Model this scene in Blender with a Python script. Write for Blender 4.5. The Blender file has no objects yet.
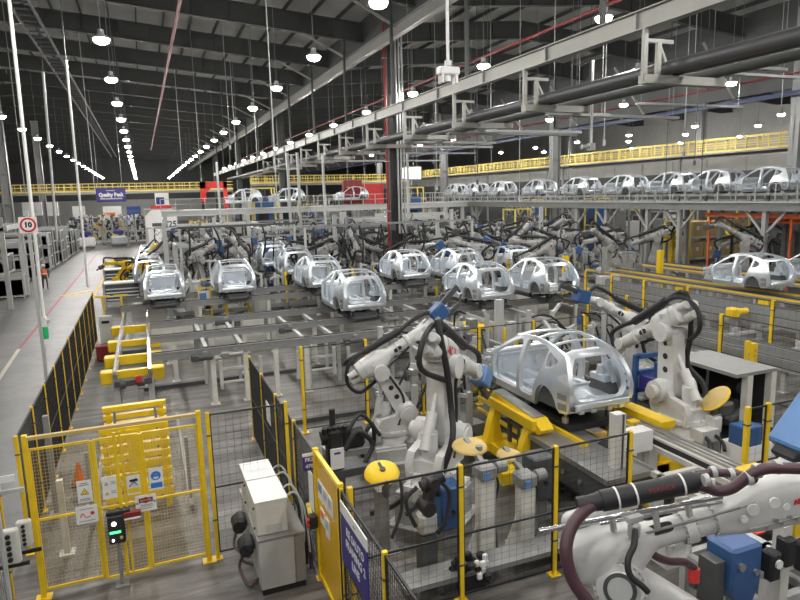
import bpy, math, random
from mathutils import Vector as V, Matrix as M
from mathutils.geometry import delaunay_2d_cdt
random.seed(7)
SC = bpy.context.scene; COL = SC.collection
PI = math.pi
# ---------------------------------------------------------------- camera
YAW, PITCH, ROLL, FPX, CH = math.radians(21.7), math.radians(9.435), math.radians(-1.465), 635.0, 6.0
FW = V((math.sin(YAW)*math.cos(PITCH), math.cos(YAW)*math.cos(PITCH), -math.sin(PITCH)))
_rt = V((math.cos(YAW), -math.sin(YAW), 0)); _up = _rt.cross(FW)
RT = _rt*math.cos(ROLL) + _up*math.sin(ROLL); UP = _up*math.cos(ROLL) - _rt*math.sin(ROLL)
CAM = V((0, 0, CH))
cd = bpy.data.cameras.new('camera'); cam = bpy.data.objects.new('camera', cd); COL.objects.link(cam)
cd.sensor_width = 36; cd.lens = FPX*36/800; cd.clip_end = 400; cd.clip_start = .1
cam.matrix_world = M(((RT.x, UP.x, -FW.x, 0), (RT.y, UP.y, -FW.y, 0), (RT.z, UP.z, -FW.z, CH), (0, 0, 0, 1)))
SC.camera = cam
# ---------------------------------------------------------------- world, exposure
w = bpy.data.worlds.new('world'); SC.world = w; w.use_nodes = True
w.node_tree.nodes['Background'].inputs[0].default_value = (.80, .87, 1, 1)
w.node_tree.nodes['Background'].inputs[1].default_value = .08
SC.view_settings.view_transform = 'Standard'; SC.view_settings.look = 'None'
SC.view_settings.exposure = 0.44; SC.view_settings.gamma = 1; SC.view_settings.use_curve_mapping = False
LAMP_STRENGTH = 300

def ray(px, py): return FW + RT*((px-400)/FPX) - UP*((py-300)/FPX)
def at(px, py, z=0):            # the point on the level z seen at a pixel of the photograph
    d = ray(px, py); return CAM + d*((z-CH)/d.z)
def atY(px, py, y): d = ray(px, py); return CAM + d*(y/d.y)
def atX(px, py, x): d = ray(px, py); return CAM + d*(x/d.x)
def atT(px, py, t): return CAM + ray(px, py)*t

# ---------------------------------------------------------------- materials
MATS = {}
def mat(name, col, rough=.5, metal=0., var=.12, scale=6., emit=None, es=0, bump=0, alpha=1, spec=None):
    m = bpy.data.materials.new(name); m.use_nodes = True; nt = m.node_tree; b = nt.nodes['Principled BSDF']
    b.inputs['Roughness'].default_value = rough; b.inputs['Metallic'].default_value = metal
    if spec is not None: b.inputs['Specular IOR Level'].default_value = spec
    tc = nt.nodes.new('ShaderNodeTexCoord'); nz = nt.nodes.new('ShaderNodeTexNoise')
    nz.inputs['Scale'].default_value = scale; nz.inputs['Detail'].default_value = 5
    nt.links.new(tc.outputs['Object'], nz.inputs['Vector'])
    mx = nt.nodes.new('ShaderNodeMix'); mx.data_type = 'RGBA'
    mx.inputs[6].default_value = tuple(c*(1-var) for c in col)+(1,); mx.inputs[7].default_value = tuple(min(1, c*(1+var)) for c in col)+(1,)
    nt.links.new(nz.outputs['Fac'], mx.inputs[0]); nt.links.new(mx.outputs[2], b.inputs['Base Color'])
    if bump:
        bp = nt.nodes.new('ShaderNodeBump'); bp.inputs['Strength'].default_value = bump; bp.inputs['Distance'].default_value = .02
        nt.links.new(nz.outputs['Fac'], bp.inputs['Height']); nt.links.new(bp.outputs['Normal'], b.inputs['Normal'])
    if emit: b.inputs['Emission Color'].default_value = emit+(1,); b.inputs['Emission Strength'].default_value = es
    MATS[name] = m; return m
mat('galvanised', (.79, .835, .88), .30, .72, .12, 3, bump=.06)
mat('galvanised_dull', (.60, .64, .68), .45, .5, .15, 4)
mat('black', (.018, .018, .02), .55, 0, .2)
mat('rubber', (.03, .028, .03), .45, 0, .2)
mat('maroon', (.075, .035, .045), .4, 0, .15)
mat('yellow', (.86, .58, .015), .42, 0, .10)
mat('yellow_pale', (.78, .62, .16), .5, 0, .12)
mat('tan', (.58, .42, .15), .5, 0, .12)
mat('blue', (.035, .10, .26), .4, 0, .15)
mat('rail_blue', (.02, .035, .10), .5, 0, .1)
mat('sky_blue', (.12, .25, .50), .4, 0, .1)
mat('navy', (.045, .035, .22), .5, 0, .08)
mat('sign_blue', (.03, .20, .60), .5, 0, .05)
mat('white', (.80, .80, .78), .42, 0, .06)
mat('robot_white', (.60, .60, .585), .38, 0, .2, 4)
mat('robot_grey', (.33, .33, .32), .45, .15, .38, 5)
mat('offwhite', (.62, .61, .56), .55, 0, .14)
mat('light_grey', (.48, .49, .48), .5, .1, .12)
mat('grey', (.27, .275, .27), .5, .2, .18)
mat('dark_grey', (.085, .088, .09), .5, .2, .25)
mat('steel', (.42, .42, .41), .35, .75, .2)
mat('chrome', (.72, .72, .72), .2, .9, .05)
mat('red', (.60, .03, .025), .45, 0, .12)
mat('orange', (.85, .16, .03), .45, 0, .1)
mat('green', (.02, .55, .16), .4, 0, .1)
mat('dark_red', (.22, .02, .02), .5, 0, .15)
mat('cardboard', (.50, .36, .20), .8, 0, .12)
mat('skin', (.55, .36, .26), .6, 0, .05)
mat('roof_sheet', (.36, .36, .34), .7, 0, .15, 1)
mat('roof_steel', (.055, .058, .056), .6, .1, .15, 2)
mat('beam_paint', (.30, .30, .27), .5, .1, .1, 2)
mat('wall_dark', (.075, .08, .08), .6, 0, .15, 1)
mat('wall_pale', (.42, .42, .40), .7, 0, .15, 1)
mat('duct', (.075, .076, .08), .45, .3, .15, 3)
mat('lamp_lens', (1, 1, 1), .4, 0, 0, emit=(1, .975, .935), es=LAMP_STRENGTH)
mat('glow_white', (1, 1, 1), .4, 0, 0, emit=(1, .98, .95), es=2.2)
mat('glow_green', (.1, 1, .3), .4, 0, 0, emit=(.1, 1, .35), es=1.2)
mat('line_red', (.36, .10, .10), .6, 0, .25, 3)
mat('line_yellow', (.68, .47, .08), .6, 0, .22, 3)
mat('line_pale', (.62, .58, .46), .6, 0, .2, 3)
def tint(name, col, alpha):
    m = bpy.data.materials.new(name); m.use_nodes = True; nt = m.node_tree; b = nt.nodes['Principled BSDF']
    b.inputs['Base Color'].default_value = col+(1,); b.inputs['Roughness'].default_value = .15; b.inputs['Alpha'].default_value = alpha
    MATS[name] = m
tint('yellow_acrylic', (.85, .52, .01), .80)
def concrete(name, c1, c2, c3, sx, sy, rough, dist):
    m = bpy.data.materials.new(name); m.use_nodes = True; nt = m.node_tree; b = nt.nodes['Principled BSDF']; N = nt.nodes.new; L = nt.links.new
    tc = N('ShaderNodeTexCoord'); mp = N('ShaderNodeMapping'); mp.inputs['Scale'].default_value = (sx, sy, 1); L(tc.outputs['Object'], mp.inputs[0])
    n1 = N('ShaderNodeTexNoise'); n1.inputs['Scale'].default_value = .5; n1.inputs['Detail'].default_value = 9; n1.inputs['Roughness'].default_value = .62; n1.inputs['Distortion'].default_value = dist; L(mp.outputs[0], n1.inputs['Vector'])
    n2 = N('ShaderNodeTexNoise'); n2.inputs['Scale'].default_value = 3.5; n2.inputs['Detail'].default_value = 8; L(tc.outputs['Object'], n2.inputs['Vector'])
    r1 = N('ShaderNodeValToRGB'); r1.color_ramp.elements[0].position = .34; r1.color_ramp.elements[1].position = .66
    r1.color_ramp.elements[0].color = c1+(1,); r1.color_ramp.elements[1].color = c2+(1,); L(n1.outputs['Fac'], r1.inputs[0])
    r2 = N('ShaderNodeValToRGB'); r2.color_ramp.elements[0].position = .45; r2.color_ramp.elements[1].position = .72; r2.color_ramp.elements[1].color = (.55, .55, .55, 1); r2.color_ramp.elements[0].color = (0, 0, 0, 1); L(n2.outputs['Fac'], r2.inputs[0])
    mx = N('ShaderNodeMix'); mx.data_type = 'RGBA'; L(r2.outputs[0], mx.inputs[0]); L(r1.outputs[0], mx.inputs[6]); mx.inputs[7].default_value = c3+(1,)
    mp2 = N('ShaderNodeMapping'); mp2.inputs['Scale'].default_value = (sx*.7, sy*.9, 1); L(tc.outputs['Object'], mp2.inputs[0])      # fine wheel and drag streaks, with dark shadow streaks painted into the colour
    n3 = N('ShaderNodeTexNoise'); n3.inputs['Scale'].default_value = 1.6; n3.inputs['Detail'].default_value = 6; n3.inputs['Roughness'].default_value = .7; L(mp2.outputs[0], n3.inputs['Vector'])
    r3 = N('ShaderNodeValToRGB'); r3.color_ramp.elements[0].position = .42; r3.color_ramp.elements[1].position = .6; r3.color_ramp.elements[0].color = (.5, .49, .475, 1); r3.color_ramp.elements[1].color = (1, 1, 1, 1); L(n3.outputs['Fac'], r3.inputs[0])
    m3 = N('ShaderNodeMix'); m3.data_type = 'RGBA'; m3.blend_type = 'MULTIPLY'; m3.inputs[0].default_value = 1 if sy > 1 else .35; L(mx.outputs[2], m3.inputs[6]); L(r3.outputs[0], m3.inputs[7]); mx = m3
    L(mx.outputs[2], b.inputs['Base Color']); b.inputs['Roughness'].default_value = rough
    MATS[name] = m
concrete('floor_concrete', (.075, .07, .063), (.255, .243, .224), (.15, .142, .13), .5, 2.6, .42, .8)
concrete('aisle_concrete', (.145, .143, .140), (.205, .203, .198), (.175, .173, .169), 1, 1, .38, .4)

# ---------------------------------------------------------------- mesh builder
def frame(o, z, x=(1, 0, 0)):
    z = V(z).normalized(); x = V(x)
    if abs(z.dot(x.normalized())) > .98: x = V((0, 1, 0)) if abs(z.y) < .9 else V((0, 0, 1))
    y = z.cross(x).normalized(); x = y.cross(z)
    return M(((x.x, y.x, z.x, o[0]), (x.y, y.y, z.y, o[1]), (x.z, y.z, z.z, o[2]), (0, 0, 0, 1)))
SPLIT = set('slat hose cable leg button post gauge clamp knob support_post hanger locating_pin guide_bar pad wheel stripe runner drop_leg yellow_block guide wheel lit_button lock_button latch valve fitting knee_brace punched_hole arm_hole cover_disc strap hose_clip notice_line gun_arm rail_bracket'.split())
class MB:
    def __init__(s, m=None): s.v = []; s.f = []; s.k = []; s.mi = 0; s.p = []; s.m = m or M.Identity(4)
    def add(s, vs, fs, mx=None):
        s.p.append((len(s.v), len(s.f))); o = len(s.v); t = s.m @ mx if mx is not None else s.m
        s.v += [tuple(t @ V(p)) for p in vs]; s.f += [tuple(i+o for i in f) for f in fs]; s.k += [s.mi]*len(fs); return s
    def mat(s, i): s.mi = i; return s
    def box(s, c, d, mx=None):
        x, y, z = c; a, b, e = d[0]/2, d[1]/2, d[2]/2
        vs = [(x+i*a, y+j*b, z+k*e) for k in (-1, 1) for j in (-1, 1) for i in (-1, 1)]
        return s.add(vs, [(0, 2, 3, 1), (4, 5, 7, 6), (0, 1, 5, 4), (2, 6, 7, 3), (0, 4, 6, 2), (1, 3, 7, 5)], mx)
    def b3(s, x0, x1, y0, y1, z0, z1): return s.box(((x0+x1)/2, (y0+y1)/2, (z0+z1)/2), (abs(x1-x0), abs(y1-y0), abs(z1-z0)))
    def cbox(s, c, d, b=.01, mx=None):
        A = [q/2 for q in d]; vs = []; idx = {}
        for i in (-1, 1):
            for j in (-1, 1):
                for k in (-1, 1):
                    for ax in range(3):
                        p = [i*(A[0]-b), j*(A[1]-b), k*(A[2]-b)]; p[ax] = (i, j, k)[ax]*A[ax]
                        idx[(i, j, k, ax)] = len(vs); vs.append((c[0]+p[0], c[1]+p[1], c[2]+p[2]))
        fs = []
        for ax in range(3):
            o = [a for a in range(3) if a != ax]
            for sg in (-1, 1):
                q = []
                for u, v in ((-1, -1), (1, -1), (1, 1), (-1, 1)):
                    t = [0, 0, 0]; t[ax] = sg; t[o[0]] = u; t[o[1]] = v; q.append(idx[tuple(t)+(ax,)])
                fs.append(tuple(q) if (sg > 0) != (ax == 1) else tuple(q[::-1]))
            for u in (-1, 1):
                for v in (-1, 1):
                    t0 = [0, 0, 0]; t0[o[0]] = u; t0[o[1]] = v; t1 = t0[:]; t0[ax] = -1; t1[ax] = 1
                    fs.append((idx[tuple(t0)+(o[0],)], idx[tuple(t1)+(o[0],)], idx[tuple(t1)+(o[1],)], idx[tuple(t0)+(o[1],)]))
        for i in (-1, 1):
            for j in (-1, 1):
                for k in (-1, 1): fs.append(tuple(idx[(i, j, k, a)] for a in range(3)))
        return s.add(vs, fs, mx)
    def beam(s, p, q, w_, h, ref=(0, 0, 1)):
        p, q = V(p), V(q); d = q-p; L = d.length
        if L < 1e-6: return s
        f = frame(p, d, V(ref).cross(d) if abs(V(ref).dot(d.normalized())) < .98 else (1, 0, 0))
        return s.box((0, 0, L/2), (w_, h, L), f)
    def ibeam(s, p, q, w_, h, t=.03):
        p, q = V(p), V(q); s.beam(p, q, t, h)
        for sg in (-1, 1): s.beam(p+V((0, 0, sg*(h-t)/2)), q+V((0, 0, sg*(h-t)/2)), w_, t)
        return s
    def cyl(s, p, q, r, n=12, r2=None, caps=True):
        p, q = V(p), V(q); r2 = r if r2 is None else r2; L = (q-p).length; f = frame(p, q-p)
        vs = []; 
        for i in range(n): a = 2*PI*i/n; vs.append((r*math.cos(a), r*math.sin(a), 0))
        for i in range(n): a = 2*PI*i/n; vs.append((r2*math.cos(a), r2*math.sin(a), L))
        fs = [(i, (i+1) % n, n+(i+1) % n, n+i) for i in range(n)]
        if caps: fs += [tuple(range(n-1, -1, -1)), tuple(range(n, 2*n))]
        return s.add(vs, fs, f)
    def lathe(s, prof, n=20, mx=None):
        vs = []; fs = []
        for r, z in prof:
            for i in range(n): a = 2*PI*i/n; vs.append((r*math.cos(a), r*math.sin(a), z))
        for j in range(len(prof)-1):
            for i in range(n): fs.append((j*n+i, j*n+(i+1) % n, (j+1)*n+(i+1) % n, (j+1)*n+i))
        fs.append(tuple(range(n-1, -1, -1))); k = (len(prof)-1)*n; fs.append(tuple(range(k, k+n)))
        return s.add(vs, fs, mx)
    def tube(s, pts, r, n=8, sub=4, closed=False):
        pts = [V(p) for p in pts]; P = []
        if sub > 1 and len(pts) > 2:
            for i in range(len(pts)-1):
                a, b, c, d = pts[max(0, i-1)], pts[i], pts[i+1], pts[min(len(pts)-1, i+2)]
                for k in range(sub):
                    t = k/sub; P.append(.5*((2*b)+(c-a)*t+(2*a-5*b+4*c-d)*t*t+(3*b-a-3*c+d)*t**3))
            P.append(pts[-1])
        else: P = pts
        vs = []; fs = []; nx = None
        for i, p in enumerate(P):
            t = (P[min(i+1, len(P)-1)]-P[max(i-1, 0)]).normalized()
            if nx is None: nx = t.orthogonal().normalized()
            nx = (nx-t*nx.dot(t)); nx = nx.normalized() if nx.length > 1e-5 else t.orthogonal().normalized()
            ny = t.cross(nx)
            for k in range(n): a = 2*PI*k/n; vs.append(p+nx*(r*math.cos(a))+ny*(r*math.sin(a)))
        for i in range(len(P)-1):
            for k in range(n): fs.append((i*n+k, i*n+(k+1) % n, (i+1)*n+(k+1) % n, (i+1)*n+k))
        fs.append(tuple(range(n-1, -1, -1))); k = (len(P)-1)*n; fs.append(tuple(range(k, k+n)))
        return s.add(vs, fs)
    def prism(s, poly, d0, d1, mx=None):       # polygon in local xy, extruded along local z
        n = len(poly); vs = [(x, y, d0) for x, y in poly]+[(x, y, d1) for x, y in poly]
        return s.add(vs, [tuple(range(n-1, -1, -1)), tuple(range(n, 2*n))]+[(i, (i+1) % n, n+(i+1) % n, n+i) for i in range(n)], mx)
    def loft(s, rings, mx=None, n=16):         # rings: (z, cx, cy, hw, hh, exponent) along local z
        vs = []; fs = []
        for z, cx, cy, a, b, e in rings:
            for i in range(n):
                t = 2*PI*(i+.5)/n; c, q = math.cos(t), math.sin(t)
                vs.append((cx+a*math.copysign(abs(c)**(2/e), c), cy+b*math.copysign(abs(q)**(2/e), q), z))
        for j in range(len(rings)-1):
            for i in range(n): fs.append((j*n+i, j*n+(i+1) % n, (j+1)*n+(i+1) % n, (j+1)*n+i))
        fs.append(tuple(range(n-1, -1, -1))); k = (len(rings)-1)*n; fs.append(tuple(range(k, k+n)))
        return s.add(vs, fs, mx)
    def ball(s, c, r, n=10, sq=(1, 1, 1)):
        pr = [(max(.001, r*math.sin(PI*i/n)), -r*math.cos(PI*i/n)) for i in range(n+1)]
        return s.lathe(pr, n+4, M.Translation(V(c)) @ M.Diagonal((sq[0], sq[1], sq[2], 1)))
    def build(s, name, mats, parent=None, smooth=40, label=None, loc=None):
        if name in SPLIT and len(s.p) > 1 and parent:       # every countable piece is a part of its own
            first = None; ends = s.p[1:]+[(len(s.v), len(s.f))]
            for (v0, f0), (v1, f1) in zip(s.p, ends):
                q = MB(); q.v = s.v[v0:v1]; q.f = [tuple(i-v0 for i in f) for f in s.f[f0:f1]]; q.k = s.k[f0:f1]; q.p = [(0, 0)]
                o = q.build(name, mats, parent, smooth, label, loc); first = first or o
            return first
        me = bpy.data.meshes.new(name); me.from_pydata(s.v, [], s.f); me.update()
        for mt in (mats if isinstance(mats, (list, tuple)) else [mats]): me.materials.append(MATS[mt])
        me.polygons.foreach_set('material_index', s.k)
        if smooth:
            me.shade_smooth(); me.set_sharp_from_angle(angle=math.radians(smooth))
        o = bpy.data.objects.new(name, me); COL.objects.link(o)
        if parent: o.parent = parent
        if loc is not None: o.location = loc
        if label: o['label'] = label
        return o
def tag(o, label, cat, group=None, kind=None):
    o['label'] = label; o['category'] = cat
    if group: o['group'] = group
    if kind: o['kind'] = kind
    return o
def thing(name, label, cat, loc=(0, 0, 0), rz=0, group=None, mtx=None):
    o = bpy.data.objects.new(name, None); COL.objects.link(o); o.empty_display_size = .2
    if mtx is not None: o.matrix_world = mtx
    else: o.location = loc; o.rotation_euler = (0, 0, rz)
    return tag(o, label, cat, group)
def struct(o): o['kind'] = 'structure'; return o
def dup(root, loc, rz=None, label=None, group=None, keep=None):
    r = root.copy(); COL.objects.link(r); r.location = loc
    if rz is not None: r.rotation_euler = (0, 0, rz)
    if label: r['label'] = label
    if group: r['group'] = group
    for ch in list(root.children):
        if keep and not any(ch.name.startswith(k) for k in keep): continue
        c = ch.copy(); COL.objects.link(c); c.parent = r
        for g in list(ch.children):
            d = g.copy(); COL.objects.link(d); d.parent = c
    return r
def text(body, size, mt, parent, mx, name='lettering', align='CENTER', bold=0.0, wscale=1.0):
    cu = bpy.data.curves.new(name, 'FONT'); cu.body = body; cu.size = size; cu.align_x = align; cu.align_y = 'CENTER'; cu.extrude = .001; cu.offset = bold; cu.resolution_u = 2
    tmp = bpy.data.objects.new('tmp', cu); COL.objects.link(tmp)
    bpy.context.view_layer.update()
    me = bpy.data.meshes.new_from_object(tmp.evaluated_get(bpy.context.evaluated_depsgraph_get()))
    bpy.data.objects.remove(tmp); bpy.data.curves.remove(cu)
    me.transform(mx @ M.Diagonal((wscale, 1, 1, 1))); me.materials.clear(); me.materials.append(MATS[mt]); me.name = name
    o = bpy.data.objects.new(name, me); COL.objects.link(o); o.parent = parent; return o
ORD = 'first second third fourth fifth sixth seventh eighth ninth tenth eleventh twelfth thirteenth fourteenth fifteenth sixteenth seventeenth eighteenth nineteenth twentieth'.split()
def nth(i):
    if i < 20: return ORD[i]
    t, u = divmod(i+1, 10)
    return ('', '', 'twenty', 'thirty', 'forty', 'fifty', 'sixty', 'seventy')[t]+'-'+ORD[u-1] if u else ('', '', '', 'thirtieth', 'fortieth', 'fiftieth', 'sixtieth', 'seventieth')[t]
# ---------------------------------------------------------------- sheet metal with openings
def inside(p, poly):
    c = False; n = len(poly); x, y = p
    for i in range(n):
        x1, y1 = poly[i]; x2, y2 = poly[i-1]
        if (y1 > y) != (y2 > y) and x < (x2-x1)*(y-y1)/(y2-y1)+x1: c = not c
    return c
def dens(poly, step):
    out = []
    for i in range(len(poly)):
        a = poly[i]; b = poly[(i+1) % len(poly)]; n = max(1, int(math.dist(a, b)/step))
        out += [(a[0]+(b[0]-a[0])*k/n, a[1]+(b[1]-a[1])*k/n) for k in range(n)]
    return out
def rounded(poly, r, k=3):
    out = []; n = len(poly)
    for i in range(n):
        p0, p, p1 = V(poly[i-1]), V(poly[i]), V(poly[(i+1) % n]); a = p0-p; b = p1-p
        rr = min(r, a.length*.45, b.length*.45); s = p+a.normalized()*rr; e = p+b.normalized()*rr
        for j in range(k+1): t = j/k; q = s*(1-t)**2+p*2*t*(1-t)+e*t*t; out.append((q.x, q.y))
    return out
def sheet(mb, outer, holes, fn, fni=None, step=.12):
    outer = dens(outer, step); holes = [dens(h, step) for h in holes]; pts = []; edges = []
    for lp in [outer]+holes:
        o = len(pts); pts += lp; edges += [(o+i, o+(i+1) % len(lp)) for i in range(len(lp))]
    xs = [p[0] for p in outer]; ys = [p[1] for p in outer]; x = min(xs)+step/2
    while x < max(xs):
        y = min(ys)+step/2
        while y < max(ys):
            p = (x, y)
            if inside(p, outer) and not any(inside(p, h) for h in holes) and min(math.dist(p, q) for q in pts[:len(edges)]) > step*.55: pts.append(p)
            y += step
        x += step
    vs, _, fs, *_r = delaunay_2d_cdt([V(p) for p in pts], edges, [], 0, 1e-5)
    tri = []
    for f in fs:
        c = (vs[f[0]]+vs[f[1]]+vs[f[2]])/3
        if inside(c, outer) and not any(inside(c, h) for h in holes): tri.append(tuple(f))
    n = len(vs); A = [fn(p.x, p.y) for p in vs]
    if fni is None: mb.add(A, tri); return
    B = [fni(p.x, p.y) for p in vs]; es = {}
    for t in tri:
        for i in range(3):
            e = (t[i], t[(i+1) % 3]); k = tuple(sorted(e))
            if k in es: es[k] = None
            else: es[k] = e
    mb.add(A+B, tri+[tuple(i+n for i in t[::-1]) for t in tri]+[(e[1], e[0], e[0]+n, e[1]+n) for e in es.values() if e])
# ---------------------------------------------------------------- car body in white
def hw(y, z):
    pr = [(-.05, .80), (.08, .865), (.3, .895), (.5, .90), (.72, .865), (.95, .76), (1.2, .625), (1.4, .55)]
    for (z0, a), (z1, b) in zip(pr, pr[1:]):
        if z <= z1: w_ = a+(b-a)*max(0, z-z0)/(z1-z0); break
    else: w_ = pr[-1][1]
    if y < .8: w_ *= 1-.11*((.8-y)/.8)**2
    if y > 2.6: w_ *= 1-.05*((y-2.6)/1.)**2
    return w_
SIDE = [(.10, .10), (.34, .06)]+[(.80+.39*math.cos(a), .10+.40*math.sin(a)) for a in [PI-.1-i*(PI-.15)/9 for i in range(10)]]+[(1.24, .0), (2.98, .0), (3.10, .10), (3.13, .45), (3.10, .74), (2.9, .84), (2.55, 1.06), (2.25, 1.20), (1.95, 1.265), (1.6, 1.285), (1.2, 1.265), (.8, 1.21), (.42, 1.12), (.30, 1.02), (.14, .80), (.07, .66), (.02, .50), (.02, .32)]
DOOR_F = rounded([(2.99, .17), (3.03, .5), (2.99, .73), (2.5, 1.0), (2.2, 1.135), (1.98, 1.175), (1.90, .7), (1.94, .17)], .1)
DOOR_R = rounded([(1.80, .15), (1.77, .7), (1.84, 1.20), (1.5, 1.22), (.98, 1.165), (.965, .88), (1.08, .62), (1.22, .42), (1.31, .15)], .1)
QUART = rounded([(.92, 1.115), (.52, 1.0), (.66, .86), (.90, .80)], .05)
REAR = [(-.78, .08), (.78, .08), (.80, .32), (.80, .55), (.765, .72), (.66, .95), (.53, 1.13), (.3, 1.165), (-.3, 1.165), (-.53, 1.13), (-.66, .95), (-.765, .72), (-.80, .55), (-.80, .32)]
REAR_H = rounded([(-.54, .31), (.54, .31), (.66, .47), (.65, .72), (.56, .92), (.45, 1.06), (-.45, 1.06), (-.56, .92), (-.65, .72), (-.66, .47)], .07)
def ry(z):
    pr = [(0, .12), (.32, .0), (.5, .0), (.66, .05), (.80, .13), (1.02, .30), (1.12, .42), (1.2, .62)]
    for (z0, a), (z1, b) in zip(pr, pr[1:]):
        if z <= z1: return a+(b-a)*max(0, z-z0)/(z1-z0)
    return pr[-1][1]
def make_car(name, label, group, step=.12, loc=(0, 0, 0), rz=0, fine=True, roof=False):
    r = thing(name, label, 'car body', loc, rz, group); G = 'galvanised'
    for sg in (-1, 1):
        m = MB(); sheet(m, SIDE, [DOOR_F, DOOR_R, QUART], lambda y, z: (sg*hw(y, z), y, z), lambda y, z: (sg*(hw(y, z)-(.10 if .1 < z < 1.15 else .06)), y, z), step)
        m.build('body_side', G, r, 50)
        m = MB(); k = 12                       # wheel housing
        arc = [(.80+.37*math.cos(PI*i/k), .10+.38*math.sin(PI*i/k)) for i in range(k+1)]
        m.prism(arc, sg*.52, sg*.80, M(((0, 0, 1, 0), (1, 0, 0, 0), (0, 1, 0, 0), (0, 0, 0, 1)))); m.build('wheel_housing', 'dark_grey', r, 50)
        m = MB(); m.box((sg*.60, .80, .50), (.26, .50, .12)); m.cyl((sg*.57, .82, .5), (sg*.56, .80, .74), .10, 12, .075); m.beam((sg*.66, .45, .45), (sg*.60, .62, .85), .14, .05)
        m.build('wheelhouse_inner', G, r)
    m = MB(); sheet(m, REAR, [REAR_H], lambda x, z: (x, ry(z)+.14*(abs(x)/.8)**3, z), lambda x, z: (x*.96, ry(z)+.13+.12*(abs(x)/.8)**3, z*.985+.01), step)
    m.cbox((0, .0, .22), (1.36, .07, .12), .02); [m.beam((sg*.72, ry(.5)+.06, .46), (sg*.70, ry(.78)+.07, .78), .05, .06) for sg in (-1, 1)]; [m.box((x, .035, .13), (.12, .05, .1)) for x in (-.5, -.2, .2, .5)]
    m.build('rear_frame', G, r, 50)
    m = MB(); m.b3(-.76, .76, 1.3, 3.02, .02, .07); m.b3(-.62, .62, .12, 1.3, .17, .22); m.b3(-.70, .70, 1.26, 1.34, .03, .26)
    m.prism([(-.16, 0), (-.1, .2), (.1, .2), (.16, 0)], 1.3, 3.0, M(((1, 0, 0, 0), (0, 0, 1, 0), (0, 1, 0, .05), (0, 0, 0, 1))))
    for y in (1.9, 2.35): m.cbox((0, y, .12), (1.42, .14, .12), .02)
    for sg in (-1, 1):
        m.cbox((sg*.73, 2.15, .12), (.12, 1.75, .18), .03); m.beam((sg*.45, .1, .12), (sg*.45, 3.9, .14), .12, .13); m.cbox((sg*.3, .62, .235), (.34, .5, .05), .02)
        for y in (1.6, 2.1, 2.6): m.cbox((sg*.42, y, .08), (.36, .3, .03), .01)
    m.cyl((0, .62, .15), (0, .62, .235), .3, 20)
    m.build('floor_pan', G, r)
    for sg in (-1, 1):                        # tail lamp pocket and bumper bracket
        m = MB(); y0, y1 = .06, .36; n = 5; vs = []
        for k in range(n+1):
            y = y0+(y1-y0)*k/n
            for z in (.60+.10*k/n, .80): yy = max(y, ry(z)+.05); vs.append((sg*(hw(yy, z)+.006), yy, z))
        m.add(vs, [(2*k, 2*k+2, 2*k+3, 2*k+1) for k in range(n)]); m.build('lamp_pocket', 'galvanised_dull', r)
        m = MB(); vs = []
        for k in range(n+1):
            y = .10+.26*k/n
            for z in (.14, .46): yy = max(y, ry(z)+.05); vs.append((sg*(hw(yy, z)+.006), yy, z))
        m.add(vs, [(2*k, 2*k+2, 2*k+3, 2*k+1) for k in range(n)]); m.build('bumper_bracket', 'grey', r)
    m = MB(); m.cbox((0, 3.08, .38), (1.46, .05, .66), .02); m.cbox((0, 3.06, .72), (1.60, .22, .10), .03); m.cyl((-.74, 2.92, .66), (.74, 2.92, .66), .035, 10)
    for x in (-.5, 0, .45): m.cyl((x, 3.02, .4), (x, 3.06, .4), .12, 14)
    m.build('firewall', G, r)
    m = MB()
    for sg in (-1, 1):
        m.beam((sg*.45, 3.1, .28), (sg*.45, 3.85, .30), .11, .15); m.cbox((sg*.58, 3.36, .50), (.24, .36, .42), .08); m.cyl((sg*.56, 3.36, .70), (sg*.56, 3.36, .74), .1, 12); m.beam((sg*.70, 3.1, .60), (sg*.60, 3.86, .50), .07, .09)
    m.cbox((0, 3.88, .34), (1.25, .07, .14), .02); m.cbox((0, 3.88, .56), (1.2, .05, .05), .01)
    m.build('front_end', G, r)
    for y, z, a, b in ((2.28, 1.205, .62, .17), (1.55, 1.275, .57, .09), (.95, 1.23, .58, .07)):
        m = MB(); k = 8; vs = []
        for i in range(k+1):
            x = -a+2*a*i/k; c = z+.045*(1-(x/a)**2); vs += [(x, y-b/2, c), (x, y+b/2, c), (x, y+b/2, c-.035), (x, y-b/2, c-.035)]
        m.add(vs, [(4*i+j, 4*i+(j+1) % 4, 4*i+4+(j+1) % 4, 4*i+4+j) for i in range(k) for j in range(4)]+[(0, 1, 2, 3), (4*k+3, 4*k+2, 4*k+1, 4*k)])
        m.build('roof_bow', G, r)
    if fine:
        m = MB()
        for i in range(7): m.cyl((-.36+i*.12, .50+.02, 1.118), (-.36+i*.12, .49, 1.128), .018, 8)
        for sg in (-1, 1):
            for z in (.42, .55, .68): m.cyl((sg*.69, -.01+ry(z)+.085, z), (sg*.69, ry(z)+.12, z), .028, 10)
            m.cyl((sg*.70, .0, .2), (sg*.70, .09, .2), .05, 10)
        m.build('punched_hole', 'dark_grey', r)
    return r
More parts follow.
